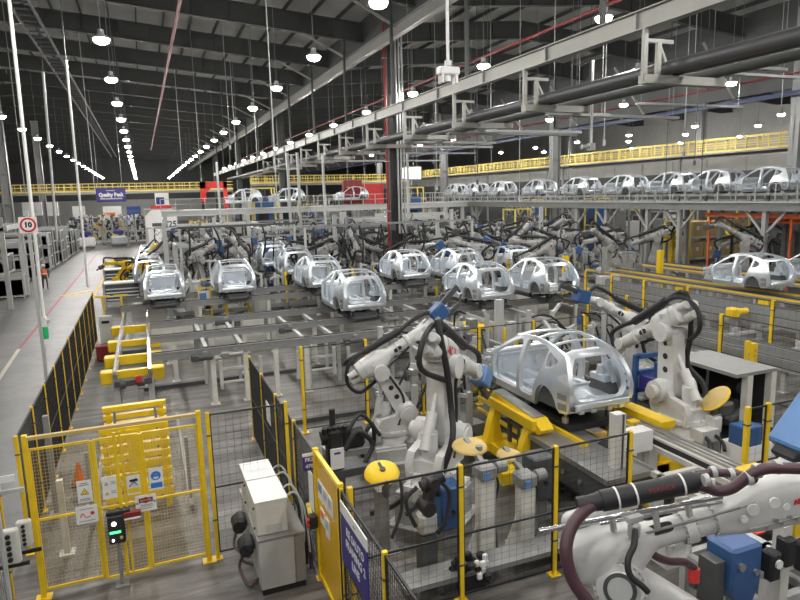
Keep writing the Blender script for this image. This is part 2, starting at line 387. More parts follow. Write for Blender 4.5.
# ---------------------------------------------------------------- industrial robot
XZ = M(((1, 0, 0, 0), (0, 0, -1, 0), (0, 1, 0, 0), (0, 0, 0, 1)))   # local xy -> world xz, extruded along -y
def capsule(p, q, r0, r1, k=7):
    p, q = V(p), V(q); a0 = math.atan2(q.y-p.y, q.x-p.x); out = []
    for i in range(k+1): a = a0+PI/2+PI*i/k; out.append((p.x+r0*math.cos(a), p.y+r0*math.sin(a)))
    for i in range(k+1): a = a0-PI/2+PI*i/k; out.append((q.x+r1*math.cos(a), q.y+r1*math.sin(a)))
    return out
def make_robot(name, label, loc, yaw, q1=10, q2=10, q3=-40, tool='gun', s=1.15, c='robot_grey', riser=.3, group=None, hi=False, brand=False, hose_side=1, gun_c='blue'):
    """shoulder lean q1 from vertical, forearm elevation q2, wrist elevation q3 (degrees); faces local +x"""
    r = thing(name, label, 'robot', loc, yaw, group); R_ = math.radians; n = 20 if hi else 12
    T = M.Translation((0, 0, riser)) @ M.Scale(s, 4)
    if riser > .05:
        m = MB(); m.cbox((0, 0, riser/2), (.95*s, .9*s, riser), .02); m.cbox((0, 0, .02), (1.15*s, 1.1*s, .04), .01); m.build('riser', 'light_grey' if hi else 'grey', r)
    m = MB(T); m.cbox((0, 0, .03), (.95, .85, .06), .01); m.lathe([(.43, .06), (.41, .2), (.36, .26), (.44, .28), (.44, .36), (.40, .36)], n+6)
    if hi:
        m.cyl((-.3, .25, .26), (-.3, .25, .5), .07, 10); m.cbox((-.45, -.25, .3), (.25, .2, .3), .02)
        for i in range(16): a = 2*PI*i/16; m.cyl((.41*math.cos(a), .41*math.sin(a), .36), (.41*math.cos(a), .41*math.sin(a), .385), .022, 6)
    m.box((-.5, 0, .16), (.3, .4, .22)); m.build('base', c, r)
    S = V((.32, 0, .78)); d1 = V((math.sin(R_(q1)), 0, math.cos(R_(q1)))); E = S+d1*1.12
    m = MB(T); m.prism([(-.36, .34), (.5, .34), (.56, .5), (.55, .85), (.45, .98), (.22, .98), (.05, .72), (-.28, .66), (-.38, .5)], .17, .30, XZ); m.prism([(-.36, .34), (.5, .34), (.56, .5), (.55, .85), (.45, .98), (.22, .98), (.05, .72), (-.28, .66), (-.38, .5)], -.30, -.17, XZ)
    m.b3(-.34, .5, -.2, .2, .34, .56); m.build('turret', c, r)
    m = MB(T); m.cyl((S.x, -.44, S.z), (S.x, .42, S.z), .21, n); m.cyl((S.x, -.47, S.z), (S.x, -.44, S.z), .15, n); m.cyl((S.x, .42, S.z), (S.x, .52, S.z), .13, n); m.cyl((-.12, 0, .5), (-.12, 0, .95), .13, n); m.build('motor', c, r)
    m = MB(T); m.prism(capsule((S.x, S.z), (E.x, E.z), .21, .17), -.15, .15, XZ)
    m.build('lower_arm', c, r)
    if hi:
        m = MB(T)
        for t in (.35, .58, .8): p = S+d1*1.12*t; m.cyl((p.x, -.155, p.z), (p.x, .155, p.z), .06 if t < .8 else .045, 12)
        m.build('arm_hole', 'black', r)
    b0 = V((-.30, 0, .72)); b1 = S+d1*.75+V((-.12, 0, 0)); m = MB(T); m.cyl(b0, b0.lerp(b1, .62), .085, n); m.cyl(b0.lerp(b1, .6), b1, .04, 8); m.build('balancer', c, r)
    d2 = V((math.cos(R_(q2)), 0, math.sin(R_(q2)))); u2 = V((-d2.z, 0, d2.x)); A0 = E+u2*.2
    F = frame(A0, d2, (0, 1, 0)); L2 = 1.42            # local x = y axis
    F = M(((0, u2.x, d2.x, A0.x), (1, 0, 0, 0), (0, u2.z, d2.z, A0.z), (0, 0, 0, 1)))
    m = MB(T); m.loft([(-.46, 0, .02, .14, .13, 3), (-.42, 0, .02, .20, .19, 3.5), (-.1, 0, 0, .22, .22, 3.5), (.22, 0, 0, .20, .20, 3), (.34, 0, 0, .15, .15, 2.4), (.40, 0, 0, .13, .13, 2), (.86, 0, 0, .115, .115, 2), (.87, 0, 0, .155, .155, 2), (.93, 0, 0, .155, .155, 2), (.95, 0, 0, .13, .13, 2.4), (1.15, 0, 0, .15, .12, 3), (1.36, 0, 0, .13, .10, 3.5), (1.42, 0, 0, .10, .08, 3)], F, 16 if hi else 12)
    m.cyl((E.x, -.33, E.z), (E.x, .3, E.z), .18, n); m.build('upper_arm', c, r)
    m = MB(T); mm = m.m; m.m = T @ F
    for x, y in ((.1, .09), (-.1, .09), (0, -.1)): m.cyl((x, y, -.46), (x, y, -.66), .075, n)
    m.build('axis_motor', c if not hi else 'robot_white', r)
    if hi: m = MB(T @ F); m.loft([(-.125, 0, 0, .05, .10, 3), (.125, 0, 0, .05, .10, 3)], M(((0, 0, 1, 0), (1, 0, 0, 0), (0, 1, 0, .60), (0, 0, 0, 1))), 16); m.build('access_cover', 'black', r)
    W = A0+d2*1.36; d3 = V((math.cos(R_(q3)), 0, math.sin(R_(q3)))); P = W+d3*.25
    m = MB(T); m.cyl((W.x, -.15, W.z), (W.x, .15, W.z), .115, n); m.cyl(W, P, .085, n); m.cyl(P, P+d3*.05, .11, n); m.build('wrist', c, r)
    if brand:
        u = u2; mx = T @ M(((-d2.x*-1, u.x, 0, A0.x+d2.x*-.14), (0, 0, -1, -.225), (d2.z, u.z, 0, A0.z+d2.z*-.14), (0, 0, 0, 1)))
        text('ABB', .17, 'red', r, mx, bold=.006)
    hs = .22*hose_side; m = MB(T)
    m.tube([(-.25, hs*1.2, .4), (-.1, hs*1.7, .9), S+d1*.5+V((-.15, hs*1.1, 0)), E+V((-.25, hs, .05)), A0-d2*.55+u2*.35+V((0, hs*.4, 0)), A0-d2*.1+u2*.36], .05, 8, 4)
    m.build('hose', 'black', r)
    m = MB(T); q0 = A0-d2*.1+u2*.36; q9 = A0+d2*.85+u2*.30; m.cyl(q0, q9, .085, n); m.build('dress_tube', 'black', r)
    m = MB(T); m.tube([q9, A0+d2*1.2+u2*.34, W+d2*.25+u2*.30, P+u2*.12+d3*.1], .05, 8, 4); m.tube([q0, A0-d2*.5+u2*.30, A0-d2*.75-u2*.05, A0-d2*.62-u2*.4, E-d2*.1-u2*.25+V((0, hs, 0))], .045, 8, 4); m.build('hose', 'black', r)
    m = MB(T); m.tube([(-.5, .1, .2), (-.75, .15, .12), (-.9, .3, .02), (-1.1, .5, -.02)], .04, 6); m.tube([(-.5, -.1, .2), (-.8, -.1, .1), (-.95, 0, 0)], .035, 6); m.tube([(.1, -.3, .5), S+d1*.3+V((.1, -.22, 0)), S+d1*.8+V((.14, -.2, 0)), E+V((.1, -.3, 0)), A0+d2*.2-u2*.22+V((0, -.15, 0)), A0+d2*.9-u2*.14], .028, 6, 4); m.build('cable', 'black', r)
    mm = T @ F; m2 = MB(mm)
    for z in (-.28, .36, .60): m2.loft([(z-.012, 0, 0, .225 if z < 0 else .14, .225 if z < 0 else .14, 3.2 if z < 0 else 2), (z+.012, 0, 0, .225 if z < 0 else .14, .225 if z < 0 else .14, 3.2 if z < 0 else 2)], None, 14)
    for x, y in ((.23, .08), (.23, -.08), (-.23, 0)): m2.cyl((x*.8, y, -.1), (x, y, -.1), .05, 10)
    m2.build('seam_band', 'dark_grey' if not hi else 'light_grey', r)
    u3 = V((-d3.z, 0, d3.x)); P2 = P+d3*.05; FT = M(((0, u3.x, d3.x, P2.x), (1, 0, 0, 0), (0, u3.z, d3.z, P2.z), (0, 0, 0, 1)))
    if tool == 'gun':
        m = MB(T @ FT); m.cbox((0, .05, .22), (.30, .34, .40), .03); m.build('transformer', gun_c, r)
        m = MB(T @ FT); m.beam((0, -.12, .3), (0, -.16, .75), .08, .10, (0, 1, 0)); m.beam((0, .14, .42), (0, .20, .95), .08, .12, (0, 1, 0)); m.cyl((0, .20, .92), (0, .04, .92), .035, 8); m.cyl((0, -.14, .72), (0, -.02, .90), .03, 8); m.tube([(0.1, .1, .3), (.2, .25, .6), (.02, .2, .9)], .02, 6); m.build('gun_arm', 'dark_grey', r)
    elif tool == 'grip':
        m = MB(T @ FT); m.beam((0, -.6, .15), (0, .6, .15), .08, .08, (1, 0, 0)); m.beam((-.45, 0, .15), (.45, 0, .15), .08, .08, (0, 1, 0))
        for x, y in ((-.45, .0), (.45, 0), (0, .6), (0, -.6), (.3, .3), (-.3, -.3)): m.cyl((x, y, .1), (x, y, .38), .03, 6); m.box((x, y, .38), (.1, .1, .06)); m.beam((0, 0, .15), (x, y, .15), .04, .04, (0, 0, 1))
        m.build('gripper', 'steel', r)
    elif tool == 'cup':
        m = MB(T @ FT); m.cyl((0, 0, 0), (0, 0, .2), .12, n); m.cbox((0, 0, .32), (.26, .26, .24), .03); m.cyl((0, 0, .44), (0, 0, .7), .05, 10); m.build('gripper', 'dark_grey', r)
    return r
# ---------------------------------------------------------------- safety fence
def fence(name, label, cat, p0, p1, posts, h=2.1, wire='black', post='yellow', gap=.12, sx=.07, sz=.07, th=.005, mid=True, frame_w=.028, pw=.06, group=None, skip=(), toph=None, post_h=None):
    """posts: distances along the line; a wire panel hangs between each pair of neighbours"""
    p0, p1 = V((p0[0], p0[1], 0)), V((p1[0], p1[1], 0)); d = (p1-p0).normalized(); a = math.atan2(d.y, d.x)
    r = thing(name, label, cat, p0, a, group); h2 = post_h or h+.03
    for x in posts:
        m = MB(); m.cbox((x, 0, h2/2), (pw, pw, h2), .006); m.box((x, 0, .006), (pw*2.6, pw*2.2, .012)); q = m.build('post', post, r)
        m = MB()
        for z in (h*.28, h*.86): m.box((x, 0, z), (pw*1.25, pw*1.25, .025))
        m.build('clamp', 'dark_grey', q)
    for i, (x0, x1) in enumerate(zip(posts, posts[1:])):
        if i in skip: continue
        x0 += pw*.6; x1 -= pw*.6; m = MB(); y = .0
        for z in (gap, h-.015)+((h*.5,) if mid else ()): m.beam((x0, y, z), (x1, y, z), frame_w, frame_w)
        for x in (x0, x1): m.beam((x, y, gap), (x, y, h), frame_w, frame_w)
        def wire_(p, q, w_):
            m.beam(p, q, w_, w_)
        k = int((x1-x0)/sx)
        for j in range(1, k): x = x0+(x1-x0)*j/k; wire_((x, y, gap), (x, y, h), th)
        k = int((h-gap)/sz)
        for j in range(1, k): z = gap+(h-gap)*j/k; wire_((x0, y, z), (x1, y, z), th)
        m.build('mesh_panel', wire, r, 0)
    return r
# ================================================================ the hall
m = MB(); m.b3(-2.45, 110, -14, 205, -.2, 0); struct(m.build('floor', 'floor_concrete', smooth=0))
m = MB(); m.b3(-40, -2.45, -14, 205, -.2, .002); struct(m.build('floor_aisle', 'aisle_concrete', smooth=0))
def strip(name, p, q, w_, mt, z=.004):
    m = MB(); m.beam((p[0], p[1], z), (q[0], q[1], z), w_, .004); struct(m.build(name, mt, smooth=0))
a, b = at(19, 349), at(97, 254); strip('trim_aisle_line_red', a, b, .14, 'line_red')
a, b = at(-10, 392), at(19, 349); strip('trim_aisle_line_pale', a, b, .14, 'line_pale')
a, b = at(93, 298), at(116, 255); strip('trim_aisle_line_yellow', a, b, .14, 'line_yellow')
a, b = at(60, 296), at(92, 290); strip('trim_crossing_line', a, b, .25, 'line_yellow')
for k in range(4):
    p = at(66+k*9, 296-k*1.3); strip('trim_crossing_dash', p, p+V((.75, 0, 0)), .3, 'line_yellow', .006)
# roof: saw of shallow gables, valleys on the column lines
VZ, SL = 17.2, .085
bays = [(-37, -11.2, VZ+.085*25.5-.085*25.8, 1), (-11.2, 14.3, VZ+SL*25.5, -1), (14.3, 26.2, VZ, 1), (26.2, 38.2, VZ+SL*11.9, -1), (38.2, 56, VZ, 1), (56, 74, VZ+SL*17.8, -1), (74, 100, VZ, 1)]
def roofz(x):
    for x0, x1, z0, sg in bays:
        if x0 <= x <= x1: return z0+sg*SL*(x-x0)
m = MB()
for x0, x1, z0, sg in bays: z1 = z0+sg*SL*(x1-x0); m.add([(x0, -14, z0), (x1, -14, z1), (x1, 205, z1), (x0, 205, z0)], [(0, 1, 2, 3)])
struct(m.build('ceiling', 'roof_sheet', smooth=0))
ys = [7.5+8.4*k for k in range(23)]
for bi, (x0, x1, z0, sg) in enumerate(bays):
    z1 = z0+sg*SL*(x1-x0)
    for y in ys:
        if bi > 4 and y > 90: continue
        m = MB(); p, q = V((x0, y, z0-.85)), V((x1, y, z1-.85))
        m.beam(p, q, .04, 1.15)
        for dz in (-.57, .57): m.beam(p+V((0, 0, dz)), q+V((0, 0, dz)), .34, .05)
        n = int((x1-x0)/2.1)
        for k in range(1, n): c = p.lerp(q, k/n); m.box(c, (.03, .24, 1.1))
        struct(m.build('beam_rafter', 'roof_steel', smooth=0))
    m = MB(); n = int((x1-x0)/1.7)
    for k in range(1, n): x = x0+(x1-x0)*k/n; z = z0+(z1-z0)*k/n-.14; m.beam((x, -14, z), (x, 200, z), .09, .24)
    struct(m.build('beam_purlin', 'roof_steel', smooth=0))
# valley girders, wall panels over them
m = MB(); m.ibeam((13.15, -6, 14.45), (13.15, 195, 14.45), .32, .62, .04); struct(m.build('beam_valley', 'beam_paint', smooth=0))
m = MB()
for k in range(205): m.b3(14.25, 14.30+.06*(k % 2), 7.5+k*.9, 8.4+k*.9, 14.8, 17.2)
struct(m.build('wall_valley_panel', 'wall_dark', smooth=0))
for y in ys:
    m = MB(); m.beam((13.15, y, 14.7), (10.2, y, roofz(10.2)-1.4), .12, .12); struct(m.build('beam_knee_brace', 'beam_paint', smooth=0))
m = MB()
for k in range(165): m.b3(38.1, 38.16+.07*(k % 2), 7.5+k*1.1, 8.6+k*1.1, 11.9, 17.2)
struct(m.build('wall_right_panel', 'wall_dark', smooth=0))
m = MB(); m.ibeam((37.5, 0, 11.5), (37.5, 180, 11.5), .22, .28, .04); struct(m.build('beam_crane_rail', 'rail_blue', smooth=0))
for y in ys[1:]:
    m = MB(); m.beam((37.6, y, 11.8), (34.6, y, 15.2), .14, .14); struct(m.build('beam_knee_brace', 'beam_paint', smooth=0))
m = MB(); m.b3(-40, 110, 200, 200.3, 0, 20); struct(m.build('wall_back', 'wall_dark', smooth=0))
m = MB(); m.b3(-40, 110, 199.7, 200, 0, 6.5); struct(m.build('wall_back_lower', 'wall_pale', smooth=0))
m = MB(); m.b3(76, 76.3, -14, 200, 0, 20); struct(m.build('wall_right', 'wall_pale', smooth=0))
m = MB(); [m.b3(49.0+.06*(k % 2), 49.3, 20+k*2.1, 22.1+k*2.1, 7.3, 8.5) for k in range(60)]; struct(m.build('wall_far_bay', 'wall_pale', smooth=0))
m = MB(); m.b3(49.0, 49.2, 20, 146, 0, 7.3); struct(m.build('wall_far_bay_lower', 'wall_dark', smooth=0))
m = MB(); m.b3(-37.3, -37, -14, 200, 0, 20); struct(m.build('wall_left', 'wall_pale', smooth=0))
def column(x, y, w_=.8, top=16.6, mt='roof_steel', pipes=True):
    m = MB(); m.b3(x-w_/2, x+w_/2, y-.03, y+.03, 0, top); m.b3(x-w_/2, x-w_/2+.05, y-.32, y+.32, 0, top); m.b3(x+w_/2-.05, x+w_/2, y-.32, y+.32, 0, top); m.box((x, y, .03), (w_+.3, .9, .06))
    for z in (3, 6, 9, 12, 15): m.b3(x-w_/2, x+w_/2, y-.3, y+.3, z, z+.04)
    struct(m.build('column', mt, smooth=0))
COLX = 14.75
for y in (37.5, 71.1, 104.7, 138, 172): column(COLX, y)
for y in (28.5, 54, 79.2, 104.7): column(38.4, y, .9, 16.6, 'grey')
for y in (33, 58.2, 83): column(62, y, .8, 17, 'grey')
for y in (50, 75, 100): column(-12.5, y, .8, 17, 'grey')
# services on the first column
t = thing('riser_pipe', 'red riser pipe up the near dark steel column', 'pipe', (COLX-.66, 36.95, 0)); m = MB(); m.cyl((0, 0, 0), (0, 0, 16), .09, 10); m.build('pipe', 'dark_red', t)
m = MB(); [m.box((0, 0, z), (.26, .22, .06)) for z in (2, 5, 8, 11, 14)]; m.build('clamp', 'grey', t)
for k in range(3):
    m = MB(); x = COLX+.05+.2*k; m.cyl((x, 36.95, 3.6), (x, 36.95, 15.5), .065, 8)
    tag(m.build('conduit', 'light_grey'), 'pale grey conduit on the near dark column, %s of three from the red pipe' % nth(k), 'conduit', 'conduits on the near column')
# ---- monorail girder with pipe racks under it
BX, BZ = 12.9, 10.45
t = thing('monorail_girder', 'long pale steel girder hung along the hall above the racks of ducts', 'girder', (BX, 4, BZ))
m = MB(); m.ibeam((0, 0, 0), (0, 120, 0), .26, .52, .035); m.build('girder', 'beam_paint', t, 0)
for k in range(28):
    m = MB(); m.b3(-.11, .11, 2+k*4.2, 2.05+k*4.2, -.24, .24); m.build('stiffener', 'grey', t, 0)
for k in range(14):
    m = MB(); y = 5.7+k*8.4-4+1.8; m.beam((0, y, .26), (0, y, 6.2), .14, .14); m.build('hanger', 'roof_steel', t, 0)
rack_y = [8.4, 14.1, 19.9, 25.4, 31.0, 36.9, 42.6, 48.3, 54, 60, 66, 72]
for i, y in enumerate(rack_y):
    t = thing('pipe_rack', 'U-shaped pale steel rack hung under the long girder, %s along from the near end' % nth(i), 'pipe rack', (BX, y, BZ), 0, 'duct racks under the girder')
    for x, z1 in ((-.05, -.2), (.42, -.55), (2.7, -.75)):
        m = MB(); m.beam((x, 0, z1), (x, 0, -1.62), .13, .11); m.build('drop_leg', 'beam_paint' if x < 1 else 'grey', t, 0)
    m = MB(); m.beam((-.1, 0, -1.55), (2.8, 0, -1.55), .30, .22); m.build('cross_tray', 'beam_paint', t, 0)
    m = MB(); m.beam((-.05, 0, -.55), (.9, 0, -.55), .1, .1); m.beam((.42, .0, -.6), (.9, .0, -1.45), .07, .07); m.build('bracket', 'beam_paint', t, 0)
for x, z, r_, mt, wd in ((.78, -1.22, .19, 'duct', 'thick grey duct nearest the girder on the hanging racks'), (1.14, -1.27, .14, 'duct', 'second grey duct on the hanging racks'), (2.56, -1.24, .17, 'roof_steel', 'thin dark duct at the outer end of the hanging racks')):
    m = MB(); m.cyl((BX+x, 3, BZ+z), (BX+x, 110, BZ+z), r_, 16); tag(m.build('air_duct', mt), wd, 'duct', 'ducts on the hanging racks')
# light cable trays crossing under the racks, hall-wide pipes
k = 0
for y, x0, x1, z in ((20.5, 14.2, 17.0, 8.75), (26.4, 13, 20, 8.6), (32.4, 13.4, 19, 8.7), (24, 18, 24, 9.2), (30, 17, 23, 9.1), (38, 14, 22, 8.9), (44, 14, 24, 8.9), (50, 14, 24, 8.7), (18.6, 19, 24, 10.4), (23.3, 25, 31, 11.2), (29, 26, 34, 10.6)):
    m = MB(); m.b3(x0, x1, y-.12, y+.12, z, z+.05); m.b3(x0, x1, y-.13, y-.11, z, z+.12); m.b3(x0, x1, y+.11, y+.13, z, z+.12); [m.cyl((x, y, z), (x, y, roofz(x)), .012, 5) for x in (x0+.3, x1-.3)]
    tag(m.build('cable_tray', 'grey', smooth=0), 'pale cable tray crossing under the roof, %s of the run beyond the girder' % nth(k), 'cable tray', 'cable trays beyond the girder'); k += 1
def longpipe(name, label, cat, x, z, r_, mt, y0=4, y1=130):
    m = MB(); m.cyl((x, y0, z), (x, y1, z), r_, 10); tag(m.build(name, mt), label, cat)
p = at(180, 0, 15.4); longpipe('sprinkler_pipe', 'red sprinkler main under the roof over the open aisle side', 'pipe', p.x, 15.4, .10, 'dark_red')
p = at(590, 12, 13.5); longpipe('sprinkler_pipe', 'red sprinkler main above the long pale girder', 'pipe', p.x, 13.5, .07, 'dark_red')
p = at(700, 72, 11.0); longpipe('sprinkler_pipe', 'dark red pipe just over the blue crane rail', 'pipe', 37.6, 12.7, .06, 'dark_red')
for i, (px, py, z) in enumerate(((450, 180, 9.2), (250, 130, 10.2))):
    pass
# ladder-like cable tray high over the aisle
t = thing('cable_ladder', 'dark cable ladder running under the roof over the aisle', 'cable ladder', (-3.5, 6, 13.2))
for x in (-.35, .35):
    m = MB(); m.b3(x-.03, x+.03, 0, 110, -.08, .08); m.build('side_rail', 'dark_grey', t, 0)
for k in range(95): m = MB(); m.b3(-.35, .35, k*.9, k*.9+.08, -.03, .03); m.build('rung', 'dark_grey', t, 0)
# hanging service droppers
def dropper(px, y_, z0, z1, r_, mt, label, end=None):
    p = atY(px, 150, y_); t = thing('dropper_pipe', label, 'dropper', (p.x, y_, 0)); m = MB(); m.cyl((0, 0, z0), (0, 0, z1), r_, 8); m.build('pipe', mt, t)
    if end == 'box':
        m = MB(); m.box((0, 0, z0+.3), (.12, .12, .3)); m.cyl((0, 0, z0), (0, 0, z0+.2), .08, 8, .05); m.build('junction_box', 'light_grey', t)
    if end == 'green':
        m = MB(); m.box((0, 0, z0), (.1, .1, .22)); m.cyl((-.12, 0, z0+.1), (.12, 0, z0+.1), .03, 8); m.build('valve', 'white', t); m = MB(); m.cyl((0, 0, z0-.42), (0, 0, z0-.08), .085, 10); m.build('pull_handle', 'green', t)
    if end == 'head':
        m = MB(); m.cyl((0, 0, z0+.02), (0, 0, z0+.16), .1, 10); m.cbox((0, 0, z0-.12), (.62, .34, .22), .04); [m.cyl((x, y, z0-.46), (x, y, z0-.2), .05, 8) for x in (-.22, .22) for y in (-.1, .1)]; m.cyl((0, 0, z0-.4), (0, 0, z0-.2), .09, 8); m.build('outlet_head', 'white', t)
    if end == 'valve':
        m = MB(); m.box((0, 0, z0), (.22, .22, .26)); m.cyl((-.45, 0, z0-.02), (-.1, 0, z0+.02), .07, 8); m.build('valve', 'light_grey', t)
    return t
dropper(449, 17, 9.55, 16, .05, 'white', 'white dropper pipe ending in a four-outlet head, hung near the centre', 'head')
dropper(591, 19.6, 7.55, 10.6, .045, 'white', 'thin white dropper ending in a small valve beneath the pale girder', 'valve')
def slant(name, a, b, y_, r_, mt, label, y2=None):
    """a straight drop pipe through two pixels at one depth"""
    p, q = atY(a[0], a[1], y_), atY(b[0], b[1], y2 or y_)
    t = thing(name, label, 'dropper', q); m = MB(); m.cyl((0, 0, 0), p-q, r_, 8); m.build('pipe', mt, t); m = MB(); m.cyl(p-q, (p-q)*((roofz(p.x)-q.z)/(p.z-q.z)), .014, 5); m.build('hanging_rod', 'dark_grey', t); return t
t = thing('dropper_pipe', 'white dropper pipe with green pull handle hanging over the grey aisle', 'dropper', atY(44, 322, 21)); z = t.location.z
m = MB(); m.cyl((0, 0, 0), (atY(9, 0, 21)-t.location)*1.1, .05, 8); m.build('pipe', 'white', t)
m = MB(); m.box((0, 0, 0), (.14, .12, .3)); m.cyl((-.15, 0, .05), (.15, 0, .05), .04, 8); m.build('valve', 'white', t)
m = MB(); m.cyl((0, 0, -.5), (0, 0, -.14), .085, 10); m.build('pull_handle', 'green', t)
t = slant('dropper_pipe', (66, 60), (88, 287), 27, .045, 'white', 'thin white dropper pipe hanging over the aisle beside the banner')
t = slant('dropper_pipe', (43, 72), (57, 240), 34, .06, 'light_grey', 'grey dropper pipe hanging behind the speed limit sign')
# ---- high bay lamps
lampset = []
for x, y0, dy, n, where in ((-8.43, 43.5, 8.4, 17, 'over the container racks'), (-.87, 18.8, 8.4, 21, 'over the yellow aisle line'), (7.45, 19.9, 8.2, 21, 'over the first car bodies'),
        (15.7, 19.3, 8.6, 14, 'just beyond the long pale girder'), (32.8, 28.8, 9.1, 8, 'before the blue crane rail'), (40.5, 37.9, 9.1, 8, 'behind the blue crane rail'), (51.7, 40.1, 9.3, 6, 'over the far bay by the yellow railing'), (58.4, 47.8, 9.3, 5, 'farther into the far bay'), (68.5, 49.2, 9.3, 4, 'at the back of the far bay')):
    lampset.append((x, y0, dy, n, where))
lamp0 = None; rods = {}
def lamp(x, y, label, group):
    global lamp0
    if lamp0 is None:
        t = lamp0 = thing('high_bay_lamp', label, 'lamp', (x, y, 12), 0, group)
        m = MB(); m.lathe([(.05, .34), (.11, .32), (.12, .16), (.30, .02), (.31, -.015), (.28, -.01)], 20); m.build('reflector', 'light_grey', t)
        m = MB(); m.lathe([(.27, -.02), (.28, -.07), (.24, -.14), (.15, -.19), (.05, -.20)], 20); m.build('lens', 'lamp_lens', t)
    else: t = dup(lamp0, (x, y, 12), 0, label, group, ('reflector', 'lens'))
    if x not in rods: m = MB(); m.cyl((0, 0, .3), (0, 0, roofz(x)-12), .012, 6); rods[x] = m.build('hanging_rod', 'grey', t)
    else: o = rods[x].copy(); COL.objects.link(o); o.parent = t
    return t
for x, y0, dy, n, where in lampset:
    for k in range(n):
        lamp(x, y0+dy*k, 'high bay lamp, %s from the near end, %s' % (nth(k), where), 'high bay lamps '+where)
for x in (-8.43, -.87, 7.45, 15.7, 24.2, 32.8, 41):       # the same rows go on overhead and behind
    for y in (-6, 2.5, 11): lamp(x, y+(0 if x != 32.8 else 8), 'high bay lamp over the near robot cells, above the view', 'high bay lamps overhead')
for y in (27, 36, 45, 54): lamp(24.2, y, 'lit round high bay lamp half hidden above the ducts', 'high bay lamps above the ducts')

random.seed(61); o0 = None
for k in range(34):
    x, y, z0 = random.choice((random.uniform(-6, 12), random.uniform(15, 33))), random.uniform(16, 70), random.uniform(5.5, 9.5)
    if abs(x-13) < 1.6 or 31 < x and z0 < 7.5: z0 = 9.5
    m = MB(); m.cyl((x, y, z0), (x, y, roofz(x)), .022, 6); m.box((x, y, z0-.1), (.1, .1, .25))
    tag(m.build('drop_cable', ('dark_grey', 'grey', 'light_grey')[k % 3]), 'thin drop cable hanging straight down from the roof', 'cable', 'drop cables from the roof')
# ================================================================ conveyors
def conveyor_x(name, label, y, x0, x1, z, legs, dbl=.0, h=.21, mt='grey', cat='conveyor', legh=True, group=None):
    t = thing(name, label, cat, (x0, y, 0), 0, group); L = x1-x0
    m = MB(); m.b3(0, L, -.09, .09, z-h, z); m.b3(0, L, -.11, .11, z-.02, z+.015); m.b3(0, L, -.11, .11, z-h-.01, z-h+.02); m.build('rail', mt, t, 0)
    m = MB(); m.b3(0, L, -.035, .035, z+.015, z+.04); m.build('chain', 'black', t, 0)
    for x in legs:
        m = MB(); m.b3(x-x0-.07, x-x0+.07, -.07, .07, .02, z-h); m.box((x-x0, 0, .01), (.26, .26, .02)); m.build('leg', 'offwhite', t, 0)
    return t
def conveyor_y(name, label, x, y0, y1, z, legs, w_=.16, h=.24, mt='light_grey', top='black', group=None, cat='conveyor'):
    t = thing(name, label, cat, (x, y0, 0), 0, group); L = y1-y0
    m = MB(); m.b3(-w_/2, w_/2, 0, L, z-h, z); m.b3(-w_/2-.03, w_/2+.03, 0, L, z-h, z-h+.025); m.build('rail', mt, t, 0)
    m = MB(); m.b3(-w_*.3, w_*.3, 0, L, z, z+.03); m.build('track', top, t, 0)
    for y in legs:
        m = MB(); m.b3(-.07, .07, y-.07, y+.07, .02, z-h); m.box((0, y, .01), (.26, .26, .02)); m.build('leg', 'light_grey', t, 0)
    return t
LX = [.4, 2.9, 5.3, 7.9, 10.5]
conveyor_x('transfer_conveyor', 'grey cross-transfer beam on tall pale legs, nearest the front', 18.9, -.1, 8.6, 1.72, [1.55, 2.5, 3.4, 4.35, 6.8])
conveyor_x('transfer_conveyor', 'grey cross-transfer beam, second from the front', 22.0, -.1, 17.5, 1.60, [.6, 2.9, 5.4, 8.6, 11, 14, 16.8])
conveyor_x('transfer_conveyor', 'grey cross-transfer beam, third from the front under the front row of car bodies', 24.6, -.1, 17.5, 1.60, [.5, 2.2, 4.4, 7.2, 10, 13, 16.5])
conveyor_x('transfer_conveyor', 'grey cross-transfer beam under the rear ends of the rear car bodies', 28.9, -1.2, 16, 1.62, [-.9, 2, 5, 8, 11, 14])
conveyor_x('transfer_conveyor', 'grey cross-transfer beam under the noses of the rear car bodies', 31.4, -1.2, 16, 1.62, [-.9, 2, 5, 8, 11, 14])
k = 0
for x in (1.5, 2.6, 4.6, 5.6, 8.9, 9.9, 11.3, 13.3):
    m = MB(); m.b3(x-.06, x+.06, 19.0, 24.6, 1.3, 1.42)
    for y in (19.6, 21.2): m.b3(x-.05, x+.05, y-.05, y+.05, .0, 1.3)
    tag(m.build('cross_member', 'light_grey', smooth=0), 'pale lengthwise bar joining the transfer beams, %s from the aisle' % nth(k), 'frame bar', 'bars joining the transfer beams'); k += 1
# low white guard hoops on the floor below the transfer beams
k = 0
for x, y in ((.5, 25.6), (3.1, 25.5), (1.9, 20.3), (4.4, 20.4), (6.1, 20.2), (9.6, 25.8)):
    m = MB(); 
    for dx in (0, 1.25): m.b3(x+dx-.05, x+dx+.05, y-.05, y+.05, 0, .95)
    m.b3(x, x+1.25, y-.03, y+.03, .62, .70); m.b3(x, x+1.25, y-.03, y+.03, .2, .26)
    tag(m.build('guard_hoop', 'offwhite', smooth=0), 'pale steel hoop standing under the transfer beams, %s from the aisle' % nth(k), 'guard hoop', 'hoops under the transfer beams'); k += 1
k = 0
for x, y, sx in ((.7, 26.8, 1.6), (2.6, 26.9, 1.1), (3.9, 26.7, .9)):
    m = MB(); m.cbox((x, y, .55), (sx, .5, 1.1), .03); m.box((x, y-.26, .6), (sx*.86, .02, .8)); m.box((x+sx*.3, y-.28, .6), (.04, .03, .2))
    tag(m.build('control_cabinet', 'offwhite'), 'low pale cabinet under the rear transfer beams, %s from the aisle' % nth(k), 'cabinet', 'low cabinets under the transfer beams'); k += 1
